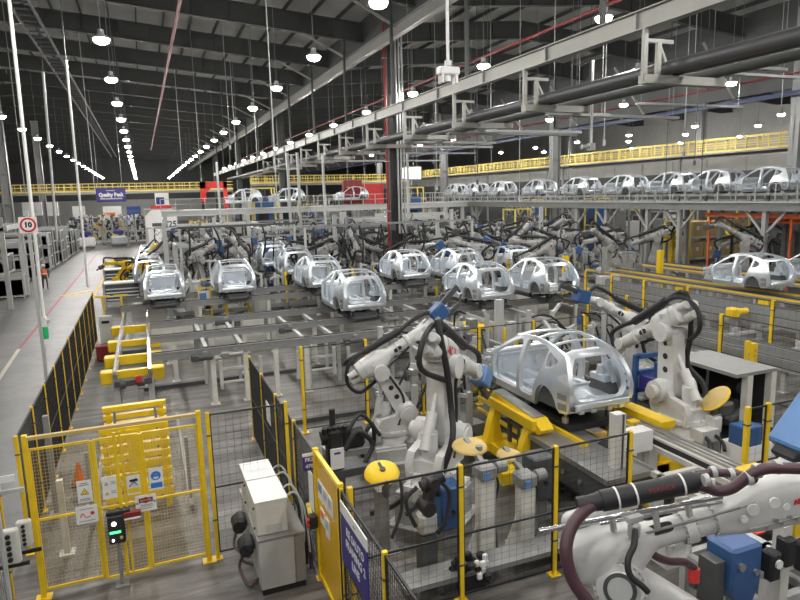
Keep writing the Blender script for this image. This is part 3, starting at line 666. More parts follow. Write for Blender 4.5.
# cable ducts on the floor
for k, (y, x0, x1) in enumerate(((21.3, -.6, 9.2), (16.2, 2.2, 9.0), (25.2, -.5, 12))):
    m = MB(); m.b3(x0, x1, y-.09, y+.09, 0, .12); m.b3(x0, x0+.18, y-3.5 if k == 0 else y-.5, y, 0, .10)
    tag(m.build('floor_cable_duct', 'dark_grey', smooth=0), 'dark floor cable duct, %s row back from the front fence' % nth((1, 0, 2)[k]), 'cable duct', 'cable ducts on the floor')
# ================================================================ car bodies
ROWF = 'car bodies on the front transfer row'; ROWR = 'car bodies on the rear transfer row'
hero = make_car('car_body', 'large bare steel car body clamped between the robots, nearest the camera', None, .09, (8.40, 10.05, 1.43)); hero.scale = (1.0, .96, 1.10)
proto = make_car('car_body', 'bare steel car body with open tailgate standing nearest the dark robot hoses, front row', ROWF, .13, (7.15, 21.3, 1.86), fine=False); proto.scale = (1, .90, 1.08)
def car(x, y, z, label, group, rz=0): return dup(proto, (x, y, z), rz, label, group)
proto['label'] = 'bare steel car body in the front row, first from the aisle'
car(12.3, 20.9, 1.86, 'bare steel car body in the front row, second from the aisle', ROWF)
car(15.35, 20.9, 1.86, 'bare steel car body in the front row, third from the aisle', ROWF)
car(.58, 28.0, 1.86, 'bare steel car body seen square from behind, beside the aisle above the yellow lift', ROWR)
car(3.62, 28.4, 1.86, 'bare steel car body seen square from behind, second from the aisle', ROWR)
car(7.5, 27.8, 1.86, 'bare steel car body in the rear row, directly behind the first front-row body', ROWR)
car(12.1, 28.2, 1.86, 'bare steel car body, rear row, before the dark column with red pipe', ROWR)
car(14.6, 27.2, 1.86, 'bare steel car body in the rear row, between and behind two front-row bodies', ROWR)
car(7.6, 33.5, 1.86, 'bare steel car body behind the rear row, beside the dark robot hoses', 'car bodies behind the rear row')
car(6.9, 36.5, 2.05, 'small far bare steel car body among the robots, behind the second body from aisle', 'car bodies behind the rear row')
for i, (x, y) in enumerate(((.1, 37.5), (.2, 42.8), (.3, 48.2))): car(x, y, 1.5, 'bare steel car body queuing along the aisle, %s behind the lift-side one' % nth(i), 'car bodies queuing along the aisle')
car(24.35, 18.3, 1.72, 'silver car body on the yellow-edged conveyor, the nearer one', 'car bodies on the yellow-edged conveyors')
car(28.6, 17.9, 1.72, 'silver car body on the yellow-edged conveyor, cut by the frame edge', 'car bodies on the yellow-edged conveyors')
car(20.3, 31.5, 1.4, 'bare car body inside the robot cell behind the yellow posts', 'car bodies inside the robot cells')
car(17.8, 38.2, 1.5, 'far bare car body among the robots below the upper deck', 'car bodies inside the robot cells')
for i, y in enumerate((21.2, 25.9, 29.8, 33.6, 38.4, 43.9, 50.1, 57, 62.5, 67.5)):
    car(35.2, y, 5.62, 'bare car body on the upper deck, %s from the crate-side end' % nth(i), 'car bodies on the upper deck').scale = (1.0, 1.0, 1.14)
for i, (x, y) in enumerate(((15.3, 64), (22, 64), (11, 64))): car(x, y, 5.55, 'tiny car body side-on on the far cross deck, %s from the %s' % (('first', 'last', 'second')[i], 'dark column'), 'car bodies on the far deck', PI/2)
# skids under the cars on the transfer rows
sk = None
for o in [c for c in COL.objects if c.get('group') in (ROWF, ROWR) and c.get('category') == 'car body']:
    lb = 'black skid under the '+o['label'].replace('bare steel car body', 'body'); lb = ' '.join(lb.split()[:16])
    if sk is None:
        sk = thing('transport_skid', lb, 'skid', o.location-V((0, 0, .26)), 0, 'skids on the transfer rows'); 
        for x in (-.5, .5): m = MB(); m.b3(x-.06, x+.06, -.2, 4.0, 0, .12); m.build('runner', 'dark_grey', sk, 0)
        m = MB()
        for y in (.3, 1.5, 2.9): m.b3(-.6, .6, y-.06, y+.06, .02, .12); [m.b3(x-.05, x+.05, y-.05, y+.05, .1, .27) for x in (-.55, .55)]
        m.build('cross_bar', 'black', sk, 0)
        m = MB(); m.cbox((.0, .2, .16), (.9, .25, .16), .03); m.cyl((-.4, .1, .05), (.5, .1, .05), .1, 10); m.build('clamp', 'dark_grey', sk)
    else: dup(sk, o.location-V((0, 0, .26)), 0, lb)
# ================================================================ upper deck
DX0, DX1 = 33.2, 37.4
def deck_y(label, x0, x1, y0, y1, z, cols):
    t = thing('upper_deck', label, 'deck', (x0, y0, 0)); L = y1-y0; W = x1-x0
    m = MB(); m.b3(0, W, 0, L, z-.08, z); m.build('deck_plate', 'dark_grey', t, 0)
    for x in (0, W): m = MB(); m.ibeam((x, 0, z-.25), (x, L, z-.25), .2, .40, .03); m.build('edge_beam', 'grey', t, 0)
    m = MB(); [m.b3(0, W, y-.05, y+.05, z-.35, z-.1) for y in [1+2*k for k in range(int(L/2))]]; m.build('joist', 'grey', t, 0)
    for x in (.05, W-.05):
        m = MB()
        for zz in (1.1, .55): m.beam((x, 0, z+zz), (x, L, z+zz), .045, .045)
        m.b3(x-.01, x+.01, 0, L, z, z+.12); m.build('handrail', 'light_grey', t, 0)
        k = 0
        while k*1.3 < L: m = MB(); m.b3(x-.03, x+.03, k*1.3-.03, k*1.3+.03, z, z+1.1); m.build('baluster', 'light_grey', t, 0); k += 1
    for y in cols:
        for x in (.25, W-.25):
            m = MB(); m.b3(x-.13, x+.13, y-.13, y+.13, 0, z-.4); m.box((x, y, .02), (.55, .55, .04)); m.build('column', 'light_grey', t, 0)
        m = MB()
        for sg in (-1, 1): m.beam((.25, y+.15*sg, z-1.7), (.25, y+1.3*sg, z-.45), .13, .13)
        m.build('knee_brace', 'light_grey', t, 0)
    for x in (1.5, 3.1): m = MB(); m.b3(x-.06, x+.06, 0, L, z+.40, z+.52); [m.b3(x-.05, x+.05, y-.05, y+.05, z, z+.4) for y in [1.0+2.4*k for k in range(int(L/2.4))]]; m.build('conveyor_rail', 'light_grey', t, 0)
    m = MB(); [m.b3(1.2, 3.4, 1+.9*k, 1.2+.9*k, z+.5, z+.68) for k in range(int(L/.9)-1)]; m.build('roller_bed', 'grey', t, 0)
    return t
deck_y('grey steel upper deck carrying a row of car bodies past the yellow railing', DX0, DX1, 18, 74, 4.98, [2, 8.5, 14.85, 17.8, 22.2, 25.8, 35, 43, 51])
t = thing('upper_deck', 'far grey steel deck crossing the hall behind the robots', 'deck', (1.6, 62.5, 0))
m = MB(); m.b3(0, 31.5, 0, 3.4, 4.9, 5.05); m.ibeam((0, 0, 4.75), (31.5, 0, 4.75), .2, .45); m.build('deck_plate', 'light_grey', t, 0)
m = MB(); [m.beam((0, 0, z), (31.5, 0, z), .05, .05) for z in (6.1, 5.6)]; m.build('handrail', 'light_grey', t, 0)
for k in range(25): m = MB(); m.b3(k*1.3-.03, k*1.3+.03, -.03, .03, 5.05, 6.1); m.build('baluster', 'light_grey', t, 0)
for x in (.3, 5.5, 11, 17.5, 22, 27, 31): m = MB(); m.b3(x-.17, x+.17, .1, .44, 0, 5); m.build('column', 'light_grey', t, 0)
# yellow railed gangway behind the upper deck and the one across the far end
def gangway(label, p, q, z, loc_h=1.05):
    p, q = V(p), V(q); d = q-p; L = d.length; a = math.atan2(d.y, d.x); t = thing('gangway', label, 'gangway', p, a)
    m = MB(); m.b3(0, L, 0, 1.2, z-.12, z); m.b3(0, L, -.03, .03, z-.3, z); m.build('floor_plate', 'grey', t, 0)
    m = MB(); m.b3(0, L, -.02, .02, z, z+.22); [m.beam((0, 0, z+h), (L, 0, z+h), .08, .08) for h in (loc_h, .62)]; m.build('handrail', 'yellow_pale', t, 0)
    n = min(95, int(L/.95))
    for k in range(n): m = MB(); x = L*k/n; m.b3(x-.04, x+.04, -.04, .04, z, z+loc_h); m.build('baluster', 'yellow_pale', t, 0)
    m = MB(); [m.beam((0, 1.15, z+h), (L, 1.15, z+h), .06, .06) for h in (loc_h, .7, .35, .1)]; [m.b3(L*k/60-.03, L*k/60+.03, 1.12, 1.18, z, z+loc_h) for k in range(60)]; m.build('back_rail', 'yellow_pale', t, 0)
    n = max(3, int(L/14))
    for k in range(n+1): m = MB(); x = L*k/n; m.b3(x-.1, x+.1, .5, .7, 0, z-.12); m.build('support', 'grey', t, 0)
    return t
gangway('long yellow railed gangway behind the car bodies on the upper deck', (43.5, 26, 0), (43.5, 108, 0), 8.62)
gangway('yellow railed gangway crossing the far end of the aisle', (-30, 92, 0), (12, 92, 0), 7.3)
gangway('yellow railed gangway at the far end beyond the dark column', (14, 88, 0), (37, 88, 0), 7.9)
# ================================================================ fences
FH = 2.12
fence('safety_fence', 'dark mesh fence on yellow posts along the open grey aisle', 'fence', (-2.3, 0), (-2.3, 40), [11.9+1.66*k for k in range(12)], FH, 'black', sx=.045, sz=.1, th=.006, gap=.1)
fence('safety_fence', 'dark mesh fence on yellow posts running behind the grey control cabinets', 'fence', (2.15, 0), (2.15, 40), [9.12, 10.6, 12.25, 13.9, 15.6], FH, 'black', sx=.045, sz=.09, th=.006, gap=.08)
fence('safety_fence', 'dark mesh fence carrying the navy framing line sign, beyond the yellow door', 'fence', (2.15, 0), (2.15, 40), [4.3, 6.05, 7.72], FH, 'black', sx=.06, sz=.08, gap=.1)
fence('safety_fence', 'open black mesh fence on yellow posts across the front of the robot cell', 'fence', (2.15, 7.7), (20, 7.7), [.12, 1.78, 3.42, 4.86], FH, 'black', sx=.12, sz=.10, th=.0024, gap=.1, pw=.07)
fence('safety_fence', 'open black mesh fence on paired yellow posts beside the big blue gun body', 'fence', (9.62, 7.7), (20, 7.7), [0, .5, 3.3], FH, 'black', sx=.14, sz=.12, th=.0024, gap=.1, pw=.085)
fence('safety_fence', 'open wire fence on tall yellow posts behind the two white robots', 'fence', (3.42, 15.45), (30, 15.45), [0, 1.72, 3.35, 5.1, 6.9, 8.7, 10.4], 2.25, 'black', sx=.2, sz=.2, th=.0022, pw=.075, gap=.1, frame_w=.022)
fence('safety_fence', 'short wire fence between the yellow gate and the dark fence', 'fence', (.7, 10.38), (2.1, 10.38), [.0, 1.28], 2.55, 'black', sx=.12, sz=.12, th=.0025, gap=.12, frame_w=.024)
fence('safety_fence', 'open wire fence on yellow posts right of the dark topped enclosure', 'fence', (15.65, 8.2), (15.65, 30), [2.7, 5.4, 6.9, 9.4, 11.5], 2.25, 'black', sx=.2, sz=.2, th=.0022, pw=.10, gap=.1, frame_w=.022)
fence('safety_fence', 'long open wire fence on yellow posts before the yellow-edged conveyors', 'fence', (19.2, 10), (19.2, 45), [1.5, 4.7, 8.3, 10.6, 12.6, 14.4, 16.1, 17.8, 19.5, 21.3], 2.2, 'black', sx=.25, sz=.25, th=.003, pw=.10, gap=.1, frame_w=.022)
fence('safety_fence', 'far row of yellow fence posts before the robots under the upper deck', 'fence', (10.5, 33.6), (40, 33.6), [0, 1.3, 2.6, 3.9, 5.2, 6.5, 7.8, 9.1], 2.1, 'dark_grey', sx=.3, sz=.3, th=.006, gap=.1)
# ---- yellow gate
GY = 10.37; gate = thing('safety_gate', 'yellow mesh double gate with warning placards at the open cell', 'gate', (0, GY, 0)); GH = 2.58
for x in (-1.9, .56):
    m = MB(); m.cbox((x, 0, GH/2+.03), (.075, .075, GH+.06), .008); m.box((x, 0, .008), (.22, .2, .016)); m.build('post', 'yellow', gate)
m = MB(); m.beam((-1.9, 0, GH), (.56, 0, GH), .07, .05); m.build('top_rail', 'tan', gate, 0)
for x0, x1 in ((-1.86, -1.05), (-1.0, -.36), (-.31, .52)):
    m = MB(); z0, z1 = .14, GH-.18
    if x0 == -1.0: z0 = .10
    for z in (z0, 1.28, z1): m.beam((x0, 0, z), (x1, 0, z), .035, .035)
    for x in (x0, x1): m.beam((x, 0, z0), (x, 0, z1), .05 if x in (-1.0, -.36) else .035, .05)
    q = m.build('leaf_frame', 'yellow', gate, 0); m = MB()
    k = int((x1-x0)/.045)
    for j in range(1, k): x = x0+(x1-x0)*j/k; m.beam((x, 0, z0), (x, 0, z1), .0045, .0045)
    for j in range(1, 40): z = z0+(z1-z0)*j/40; m.beam((x0, 0, z), (x1, 0, z), .0045, .0045)
    m.build('mesh_panel', 'tan', gate, 0)
m = MB(); m.beam((-.70, -.0, .1), (-.70, 0, GH-.1), .05, .05); m.beam((-.62, -.0, .1), (-.62, 0, GH-.1), .03, .03); m.build('centre_stile', 'yellow', gate, 0)
# placards
def placard(px0, py0, px1, py1, label):
    a = atY(px0, py0, GY-.04); b = atY(px1, py1, GY-.04); t = thing('warning_sign', label, 'sign', ((a.x+b.x)/2, GY-.04, (a.z+b.z)/2)); w_, h = b.x-a.x, a.z-b.z
    m = MB(); m.b3(-w_/2, w_/2, 0, .012, -h/2, h/2); m.build('plate', 'white', t, 0); return t, w_, h
def tri(m, cx, cz, s, y=-.003): m.prism([(cx-s, cz-s*.8), (cx+s, cz-s*.8), (cx, cz+s*.95)], 0, .002, M(((1, 0, 0, 0), (0, 0, -1, y), (0, 1, 0, 0), (0, 0, 0, 1))))
def stripes(m, w_, zs, h=.012, y=-.004, x0=None):
    for z, f in zs: m.b3(-w_*f/2, w_*f/2, y, 0, z-h/2, z+h/2)
t, w_, h = placard(76, 482, 93, 501, 'white placard with one yellow hazard triangle, leftmost on the yellow gate')
m = MB(); tri(m, 0, -.0, w_*.30); m.build('triangle_border', 'black', t, 0); m = MB(); tri(m, 0, -.0, w_*.24, -.006); m.build('triangle', 'yellow', t, 0)
m = MB(); stripes(m, w_, ((h*.38, .5), (h*.3, .7), (-h*.33, .7), (-h*.40, .8))); m.build('text_lines', 'grey', t, 0)
t, w_, h = placard(101, 478, 118, 497, 'white placard with two small hazard triangles on the yellow gate')
m = MB(); [tri(m, -w_*.2, z, w_*.17) for z in (h*.2, -h*.25)]; m.build('triangle', 'tan', t, 0)
m = MB(); [m.b3(.02, w_*.42, -.003, 0, z, z+.012) for z in (h*.24, h*.16, -h*.2, -h*.28)]; m.build('text_lines', 'grey', t, 0)
t, w_, h = placard(125, 474, 142, 493, 'placard with a yellow border and a black crossed emblem on the gate')
m = MB(); m.b3(-w_/2, w_/2, -.003, 0, h*.40, h*.5); m.b3(-w_*.4, w_*.4, -.003, 0, -h*.42, -h*.2); m.b3(-w_/2, -w_*.45, -.003, 0, -h/2, h/2); m.b3(w_*.45, w_/2, -.003, 0, -h/2, h/2); m.build('border', 'yellow', t, 0)
m = MB(); m.beam((-w_*.3, -.004, -h*.1), (w_*.2, -.004, h*.25), .05, .004); m.beam((w_*.3, -.004, -h*.1), (-w_*.1, -.004, h*.22), .04, .004); m.b3(-w_*.25, w_*.3, -.006, 0, h*.1, h*.2); m.build('emblem', 'black', t, 0)
t, w_, h = placard(148, 469, 164, 488, 'white and blue mandatory sign with a round goggled face, top right of the gate')
m = MB(); m.cyl((0, -.003, h*.14), (0, .0, h*.14), w_*.36, 24); m.b3(-w_*.42, w_*.42, -.003, 0, -h*.42, -h*.18); m.build('blue_disc', 'sign_blue', t, 0)
m = MB(); m.cyl((0, -.006, h*.10), (0, 0, h*.10), w_*.20, 16); m.build('face', 'white', t, 0); m = MB(); m.b3(-w_*.24, w_*.24, -.009, 0, h*.10, h*.20); m.build('goggles', 'sign_blue', t, 0)
t, w_, h = placard(75, 508, 99, 521, 'wide white placard with small red diagram, lower left of the gate')
m = MB(); m.tube([(-w_*.3, -.003, -h*.1), (-w_*.2, -.003, h*.1), (-w_*.05, -.003, -h*.15), (w_*.15, -.003, -h*.1)], .008, 5); m.cyl((w_*.25, -.004, h*.05), (w_*.25, 0, h*.05), .03, 10); m.build('diagram', 'red', t, 0)
m = MB(); stripes(m, w_, ((h*.33, .6), (-h*.35, .75)), .01); m.build('text_lines', 'grey', t, 0)
t, w_, h = placard(135, 497, 157, 509, 'white placard with a red and black danger bar on the gate')
m = MB(); m.b3(-w_*.34, w_*.34, -.003, 0, h*.06, h*.34); m.build('bar', 'black', t, 0); m = MB(); m.cyl((0, -.006, h*.2), (0, 0, h*.2), .05, 16); m.b3(-w_*.28, w_*.28, -.006, 0, h*.09, h*.31); m.build('red_panel', 'red', t, 0)
text('DANGER', h*.15, 'white', t, M.Translation((0, -.0085, h*.2)) @ M.Rotation(PI/2, 4, 'X'))
m = MB(); stripes(m, w_, ((-h*.1, .6), (-h*.2, .65), (-h*.32, .5)), .01); [m.cyl((x, -.004, h*.05), (x, 0, h*.05), .02, 8) for x in (-w_*.42, w_*.42)]; m.build('text_lines', 'grey', t, 0)
# gate call box on its post
p = at(123, 582); t = thing('gate_control_box', 'black push button box with lit buttons on a post before the gate', 'control box', (p.x, GY-.12, 0))
m = MB(); m.cyl((0, 0, 0), (0, 0, .8), .03, 10); m.box((0, 0, .01), (.2, .18, .02)); m.build('post', 'grey', t)
m = MB(); m.cbox((0, -.04, .98), (.24, .12, .46), .02); m.cbox((.04, -.02, 1.24), (.34, .1, .06), .01); m.build('box', 'black', t)
m = MB(); m.cbox((.24, -.05, 1.17), (.26, .08, .11), .01); m.build('panel', 'dark_red', t); m = MB(); m.b3(.12, .36, -.1, -.09, 1.11, 1.135); m.build('strip', 'white', t, 0)
m = MB(); m.cyl((-.03, -.10, 1.09), (-.03, -.115, 1.09), .035, 12); m.cyl((-.06, -.10, .82), (-.06, -.115, .82), .02, 8); m.build('lit_button', 'glow_white', t)
m = MB(); m.b3(-.1, .06, -.112, -.1, .93, .965); m.build('lit_bar', 'glow_green', t, 0); m = MB(); m.cyl((.06, -.10, .85), (.06, -.115, .85), .025, 8); m.build('key_switch', 'tan', t)
# near corner left of the gate
fence('safety_fence', 'grey and yellow fence corner left of the gate, cut by the frame edge', 'fence', (-2.3, 0), (-2.3, 20), [8.55, 10.3], 2.1, 'dark_grey', sx=.1, sz=.1, th=.005)
m = MB(); m.cbox((0, 0, 1.15), (.05, .07, 2.3), .01); m.box((0, 0, .01), (.2, .2, .02)); tag(m.build('support_post', 'light_grey', loc=(-2.12, 9.35, 0)), 'pale square post just left of the gate', 'post')
for i, (x, y, zz) in enumerate(((-2.08, 9.55, 1.35), (-1.98, 10.02, 1.28))):
    t = thing('button_box', 'pale push button station with black buttons left of the gate, the %s one' % ('bigger', 'smaller')[i], 'button box', (x, y, zz)); s = (1, .8)[i]
    m = MB(); m.cbox((0, 0, 0), (.24*s, .12, .5*s), .02); m.build('case', 'offwhite', t); m = MB(); [m.cyl((0, -.06, (-.17+.085*k)*s), (0, -.085, (-.17+.085*k)*s), .032*s, 10) for k in range(5)]; m.build('button', 'black', t)
    m = MB(); m.box((-.06-.02*i, .1, -.34), (.5, .04, .05)); m.build('bracket', 'black', t, 0)
t = thing('label_holder', 'green and white label holder at the fence corner left of the gate', 'label', (-2.25, 10.22, 2.0)); m = MB(); m.b3(-.5, -.1, -.02, 0, 0, .12); m.build('green_plate', 'green', t, 0); m = MB(); m.b3(-.1, .2, -.02, 0, .02, .12); m.build('plate', 'white', t, 0); m = MB(); m.b3(-.6, .3, -.02, .02, -.16, -.10); m.build('bracket', 'light_grey', t, 0)
# ---- yellow acrylic door in the fence
t = thing('cell_door', 'solid yellow door with notices in the dark fence', 'door panel', (2.15, 8.4, 0))
m = MB(); m.b3(-.012, .012, -.60, .66, .1, 2.14); m.build('panel', 'yellow_acrylic', t, 0)
m = MB(); [m.b3(-.04, .04, y-.035, y+.035, 0, 2.2) for y in (-.64, .68)]; [m.b3(-.03, .03, -.62, .66, z-.03, z+.03) for z in (.1, 2.15)]; m.build('frame', 'yellow', t, 0)
m = MB(); m.b3(-.05, .05, -.69, -.675, 0, 2.15); m.build('seal', 'black', t, 0)
m = MB(); m.cbox((-.1, .62, 1.05), (.12, .14, .22), .02); m.build('lock', 'black', t); m = MB(); m.cyl((-.16, .62, 1.08), (-.2, .62, 1.08), .035, 10); m.cyl((-.16, .62, 1.0), (-.2, .62, 1.0), .035, 10); m.build('lock_button', 'red', t)
for i, (y0, y1, z0, z1, mt) in enumerate(((.25, .52, 1.48, 1.78, 'sky_blue'), (-.02, .22, 1.5, 1.78, 'white'), (-.28, -.05, 1.5, 1.78, 'white'), (.2, .45, 1.12, 1.36, 'orange'), (-.05, .16, 1.05, 1.34, 'white'))):
    q = thing('notice', ('blue and white notice, first on the solid yellow door', 'white notice in the upper row on the yellow door, middle', 'white notice in the upper row on the yellow door, nearest the camera', 'red bordered notice, lower on the yellow door', 'white notice, lower on the yellow door')[i], 'notice', (2.13, 8.4+(y0+y1)/2, (z0+z1)/2)); a, b = (y1-y0)/2, (z1-z0)/2
    m = MB(); m.b3(-.006, .006, -a, a, -b, b); m.build('sheet', 'white', q, 0); m = MB(); m.b3(-.009, -.005, -a*.75, a*.75, -b*.1, b*.75); m.build('picture', mt if mt != 'white' else 'light_grey', q, 0)
# signs on that fence
RX = M(((0, 0, -1, 0), (-1, 0, 0, 0), (0, 1, 0, 0), (0, 0, 0, 1)))       # text facing -x, reading towards -y
t = thing('line_sign', 'navy framing line sign with white top band on the dark mesh fence', 'sign', (2.09, 7.05, 1.62))
m = MB(); m.b3(0, .015, -.55, .52, -.42, .28); m.build('plate', 'navy', t, 0); m = MB(); m.b3(-.001, .015, -.55, .52, .28, .44); m.build('band', 'white', t, 0)
for tx, z in (('RE SAUTO', .12), ('FRAMING 2', -.06), ('LINE', -.24)): text(tx, .155, 'white', t, M.Translation((-.003, -.08, z)) @ RX, bold=.004)
m = MB(); m.b3(-.002, 0, -.12, -.02, .33, .36); m.build('mark', 'grey', t, 0)
t = thing('station_sign', 'small navy station sign reading FR2 470 beside the yellow door', 'sign', atY(308.5, 462, 9.1)); RY = M.Rotation(PI/2, 4, 'X')
m = MB(); m.b3(-.09, .09, 0, .012, -.14, .09); m.build('plate', 'navy', t, 0); m = MB(); m.b3(-.09, .09, -.001, .012, .09, .14); m.build('band', 'white', t, 0)
text('FR2', .085, 'white', t, M.Translation((.012, -.004, .035)) @ RY, bold=.003); text('470', .085, 'white', t, M.Translation((.012, -.004, -.07)) @ RY, bold=.003)
for i, (y, z, a, b) in enumerate(((9.25, 1.45, .14, .32), (12.9, 1.55, .22, .22))):
    m = MB(); m.b3(2.09, 2.10, y-a, y+a, z-b, z+b); tag(m.build('notice', 'white', smooth=0), ('tall white notice on the dark fence just before the yellow door', 'white notice on the dark fence, deep behind the control cabinets')[i], 'notice')
t = thing('lock_switch', 'yellow and black lock tag hanging on the dark fence by the door', 'lock switch', (2.05, 9.2, .98)); m = MB(); m.beam((0, -.1, 0), (0, .15, .2), .06, .08); m.build('tag', 'yellow_pale', t, 0); m = MB(); m.tube([(0, .1, .2), (-.02, .15, -.2), (.02, .2, -.7), (0, .1, -.9)], .03, 6); m.build('cable', 'black', t)
# ---- control cabinets
t = thing('control_cabinet', 'grey floor cabinet on a black plinth beside the dark fence', 'cabinet', (1.55, 9.95, 0))
m = MB(); m.cbox((-.08, 0, .50), (.54, 1.9, .80), .015); m.build('body', 'light_grey', t); m = MB(); m.cbox((.27, 0, .50), (.16, 1.88, .80), .01); m.build('side_panel', 'grey', t)
m = MB(); m.b3(-.37, .36, -.96, .96, .90, .93); m.build('top_plate', 'steel', t, 0); m = MB(); m.b3(-.33, .34, -.92, .92, 0, .1); m.build('plinth', 'black', t, 0)
for y, z in ((-.55, .72), (.25, .70)):
    m = MB(); m.cbox((-.46, y, z), (.18, .34, .2), .05); m.build('plug', 'black', t); m = MB(); m.cyl((-.5, y-.15, z-.05), (-.5, y+.15, z-.05), .11, 12); m.build('plug_cap', 'black', t)
m = MB(); m.tube([(-.45, -.5, .6), (-.6, -.45, .3), (-.5, -.7, .08), (-.36, -.75, .2)], .025, 6); m.tube([(-.45, -.3, .6), (-.55, -.35, .35), (-.4, -.5, .3)], .022, 6); m.tube([(-.48, .3, .6), (-.6, .2, .3), (-.4, -.1, .2)], .022, 6); m.build('hose', 'maroon', t)
m = MB(); m.tube([(.4, .5, 1.2), (.5, .3, .8), (.42, .1, .1)], .04, 6); m.tube([(.4, -.2, 1.1), (.52, -.4, .7), (.44, -.5, .1)], .04, 6); m.tube([(.4, .1, 1.1), (.55, -.1, .7), (.44, -.2, .1)], .035, 6); m.build('cable', 'black', t)
for i, (y0, y1, z1) in enumerate(((9.12, 9.92, 1.47), (10.02, 10.72, 1.45))):
    t = thing('junction_box', ('white control box on the grey floor cabinet, the near one', 'white control box on the grey floor cabinet, the far one')[i], 'control box', (1.44, (y0+y1)/2, .93)); L = y1-y0; h = z1-.93
    m = MB(); m.cbox((0, 0, h/2), (.48, L, h), .015); m.build('case', 'offwhite', t); m = MB(); m.b3(-.25, .25, -L/2-.01, L/2+.01, h, h+.012); m.build('lid', 'white', t, 0)
    m = MB(); m.b3(-.1, .14, -L/2-.008, -L/2, .04, .16); m.build('label_plate', 'light_grey', t, 0); m = MB(); [m.cyl((-.25, -L/2+.06, z), (-.275, -L/2+.06, z), .02, 8) for z in (.12, h-.1)]; m.build('latch', 'black', t)
    m = MB(); [m.tube([(.2, y, h*.7), (.42, y+.05, h*.85), (.55, y-.05, h*.3), (.58, y-.15, -.5)], .018, 6) for y in (-.15, .15)]; m.build('cable', 'light_grey', t)
# ---- yellow lift behind the gate
t = thing('body_lift', 'yellow slatted lift frame standing behind the gate', 'lift', (-.50, 12.9, 0))
for x in (-.52, .52):
    for y in (-.1, 1.3): m = MB(); m.b3(x-.05, x+.05, y-.05, y+.05, 0, 1.72); m.build('post', 'yellow', t, 0)
for k, z in enumerate((.28, .48, .70, .92, 1.10, 1.30, 1.48, 1.66)):
    m = MB(); m.b3(-.62, .62, -.2, -.06, z, z+.10); m.b3(-.62, .62, 1.2, 1.34, z, z+.10); m.build('slat', 'yellow', t, 0)
m = MB(); [m.beam((0+x, -.05, .2), (0+x, 1.25, 1.6), .05, .06) for x in (-.4, .4)]; m.cyl((-.45, .6, .7), (.45, .6, .7), .08, 12); m.build('scissor_arm', 'dark_grey', t)
m = MB(); m.b3(-.14, .0, -.24, -.2, .3, 1.7); m.b3(.0, .1, -.22, -.2, .3, 1.7); m.build('guide', 'yellow', t, 0)
# tall grey guide rails beside the lift and floor tracks
for i, x in enumerate((-1.35, .42)):
    m = MB(); m.b3(x-.04, x+.04, 12.3, 18.2, .02, .14); m.b3(x-.03, x+.03, 12.6, 12.7, .1, 1.4); tag(m.build('guide_rail', 'grey', smooth=0), 'grey floor rail %s of the yellow slatted lift' % ('on the aisle side', 'on the cell side')[i], 'guide rail')
m = MB(); m.b3(-1.75, -1.65, 11.6, 11.7, 0, 1.35); m.box((-1.7, 11.65, .01), (.25, .25, .02)); tag(m.build('bollard', 'offwhite', smooth=0), 'white square bollard behind the gate beside the dark fence', 'bollard')
m = MB(); m.b3(-2.1, -2.0, 13.3, 13.4, 0, 2.0); m.box((-2.05, 13.35, .01), (.25, .25, .02)); tag(m.build('support_post', 'grey', smooth=0), 'thin grey post against the dark aisle fence', 'post')
t = thing('safety_cone', 'orange cone standing between the dark aisle fence and the yellow lift', 'cone', at(80, 484)); m = MB(); m.lathe([(.13, .02), (.02, .5)], 14); m.build('cone', 'orange', t); m = MB(); m.box((0, 0, .01), (.32, .32, .02)); m.build('base', 'black', t)
# ---- shuttle conveyor with chrome rails, yellow blocks
t = thing('shuttle_conveyor', 'lengthwise conveyor with chrome rails and yellow end blocks beside the aisle', 'conveyor', (-.65, 19.2, 0))
for x in (-.47, .47):
    m = MB(); m.b3(x-.04, x+.04, 0, 10.5, 1.14, 1.24); m.build('chrome_rail', 'chrome', t, 0)
    m = MB(); m.b3(x-.06, x+.06, .2, 10.3, .95, 1.12); m.build('side_beam', 'grey', t, 0)
    for y in (.3, 3.6, 7): m = MB(); m.b3(x-.08, x+.08, y-.08, y+.08, 0, .95); m.build('leg', 'light_grey', t, 0)
for y, z, a in ((.5, .95, .64), (2.3, .98, .62), (4.8, .95, .63), (7.6, .95, .63)):
    m = MB(); [m.cbox((x*(a+.05), y, z+.04), (.36, .42, .36), .03) for x in (-1, 1)]; m.b3(-.5, .5, y-.08, y+.08, z-.08, z+.2); m.build('yellow_block', 'yellow', t)
m = MB(); m.b3(-.5, .5, .0, .35, .78, .95); m.cyl((-.35, .1, .85), (-.2, .1, .85), .14, 12); m.cyl((.1, .05, .85), (.3, .05, .85), .12, 12); m.b3(-.42, .42, 1.6, 2.4, .75, .9); m.b3(-.4, .4, 4, 4.8, .75, .95); m.build('drive_unit', 'dark_grey', t)
m = MB(); m.cbox((.15, -.05, .98), (.16, .16, .2), .02); m.build('red_motor', 'red', t)
t = thing('tool_box', 'dark red steel box on the floor beside the aisle fence', 'box', (-1.75, 26.3, 0)); m = MB(); m.cbox((0, 0, .28), (.62, .55, .5), .03); m.build('body', 'dark_red', t); m = MB(); m.cbox((0, 0, .56), (.66, .59, .08), .02); m.build('lid', 'dark_red', t); m = MB(); m.beam((-.15, 0, .64), (.15, 0, .64), .03, .03); m.build('handle', 'black', t, 0)
t = thing('operator_console', 'pale operator console between the aisle fence and the chrome rails', 'console', (-1.85, 29.5, 0)); m = MB(); m.cbox((0, 0, .6), (.5, .3, 1.2), .02); m.build('body', 'offwhite', t); m = MB(); m.box((0, -.16, .95), (.3, .02, .12)); m.build('screen', 'black', t, 0)
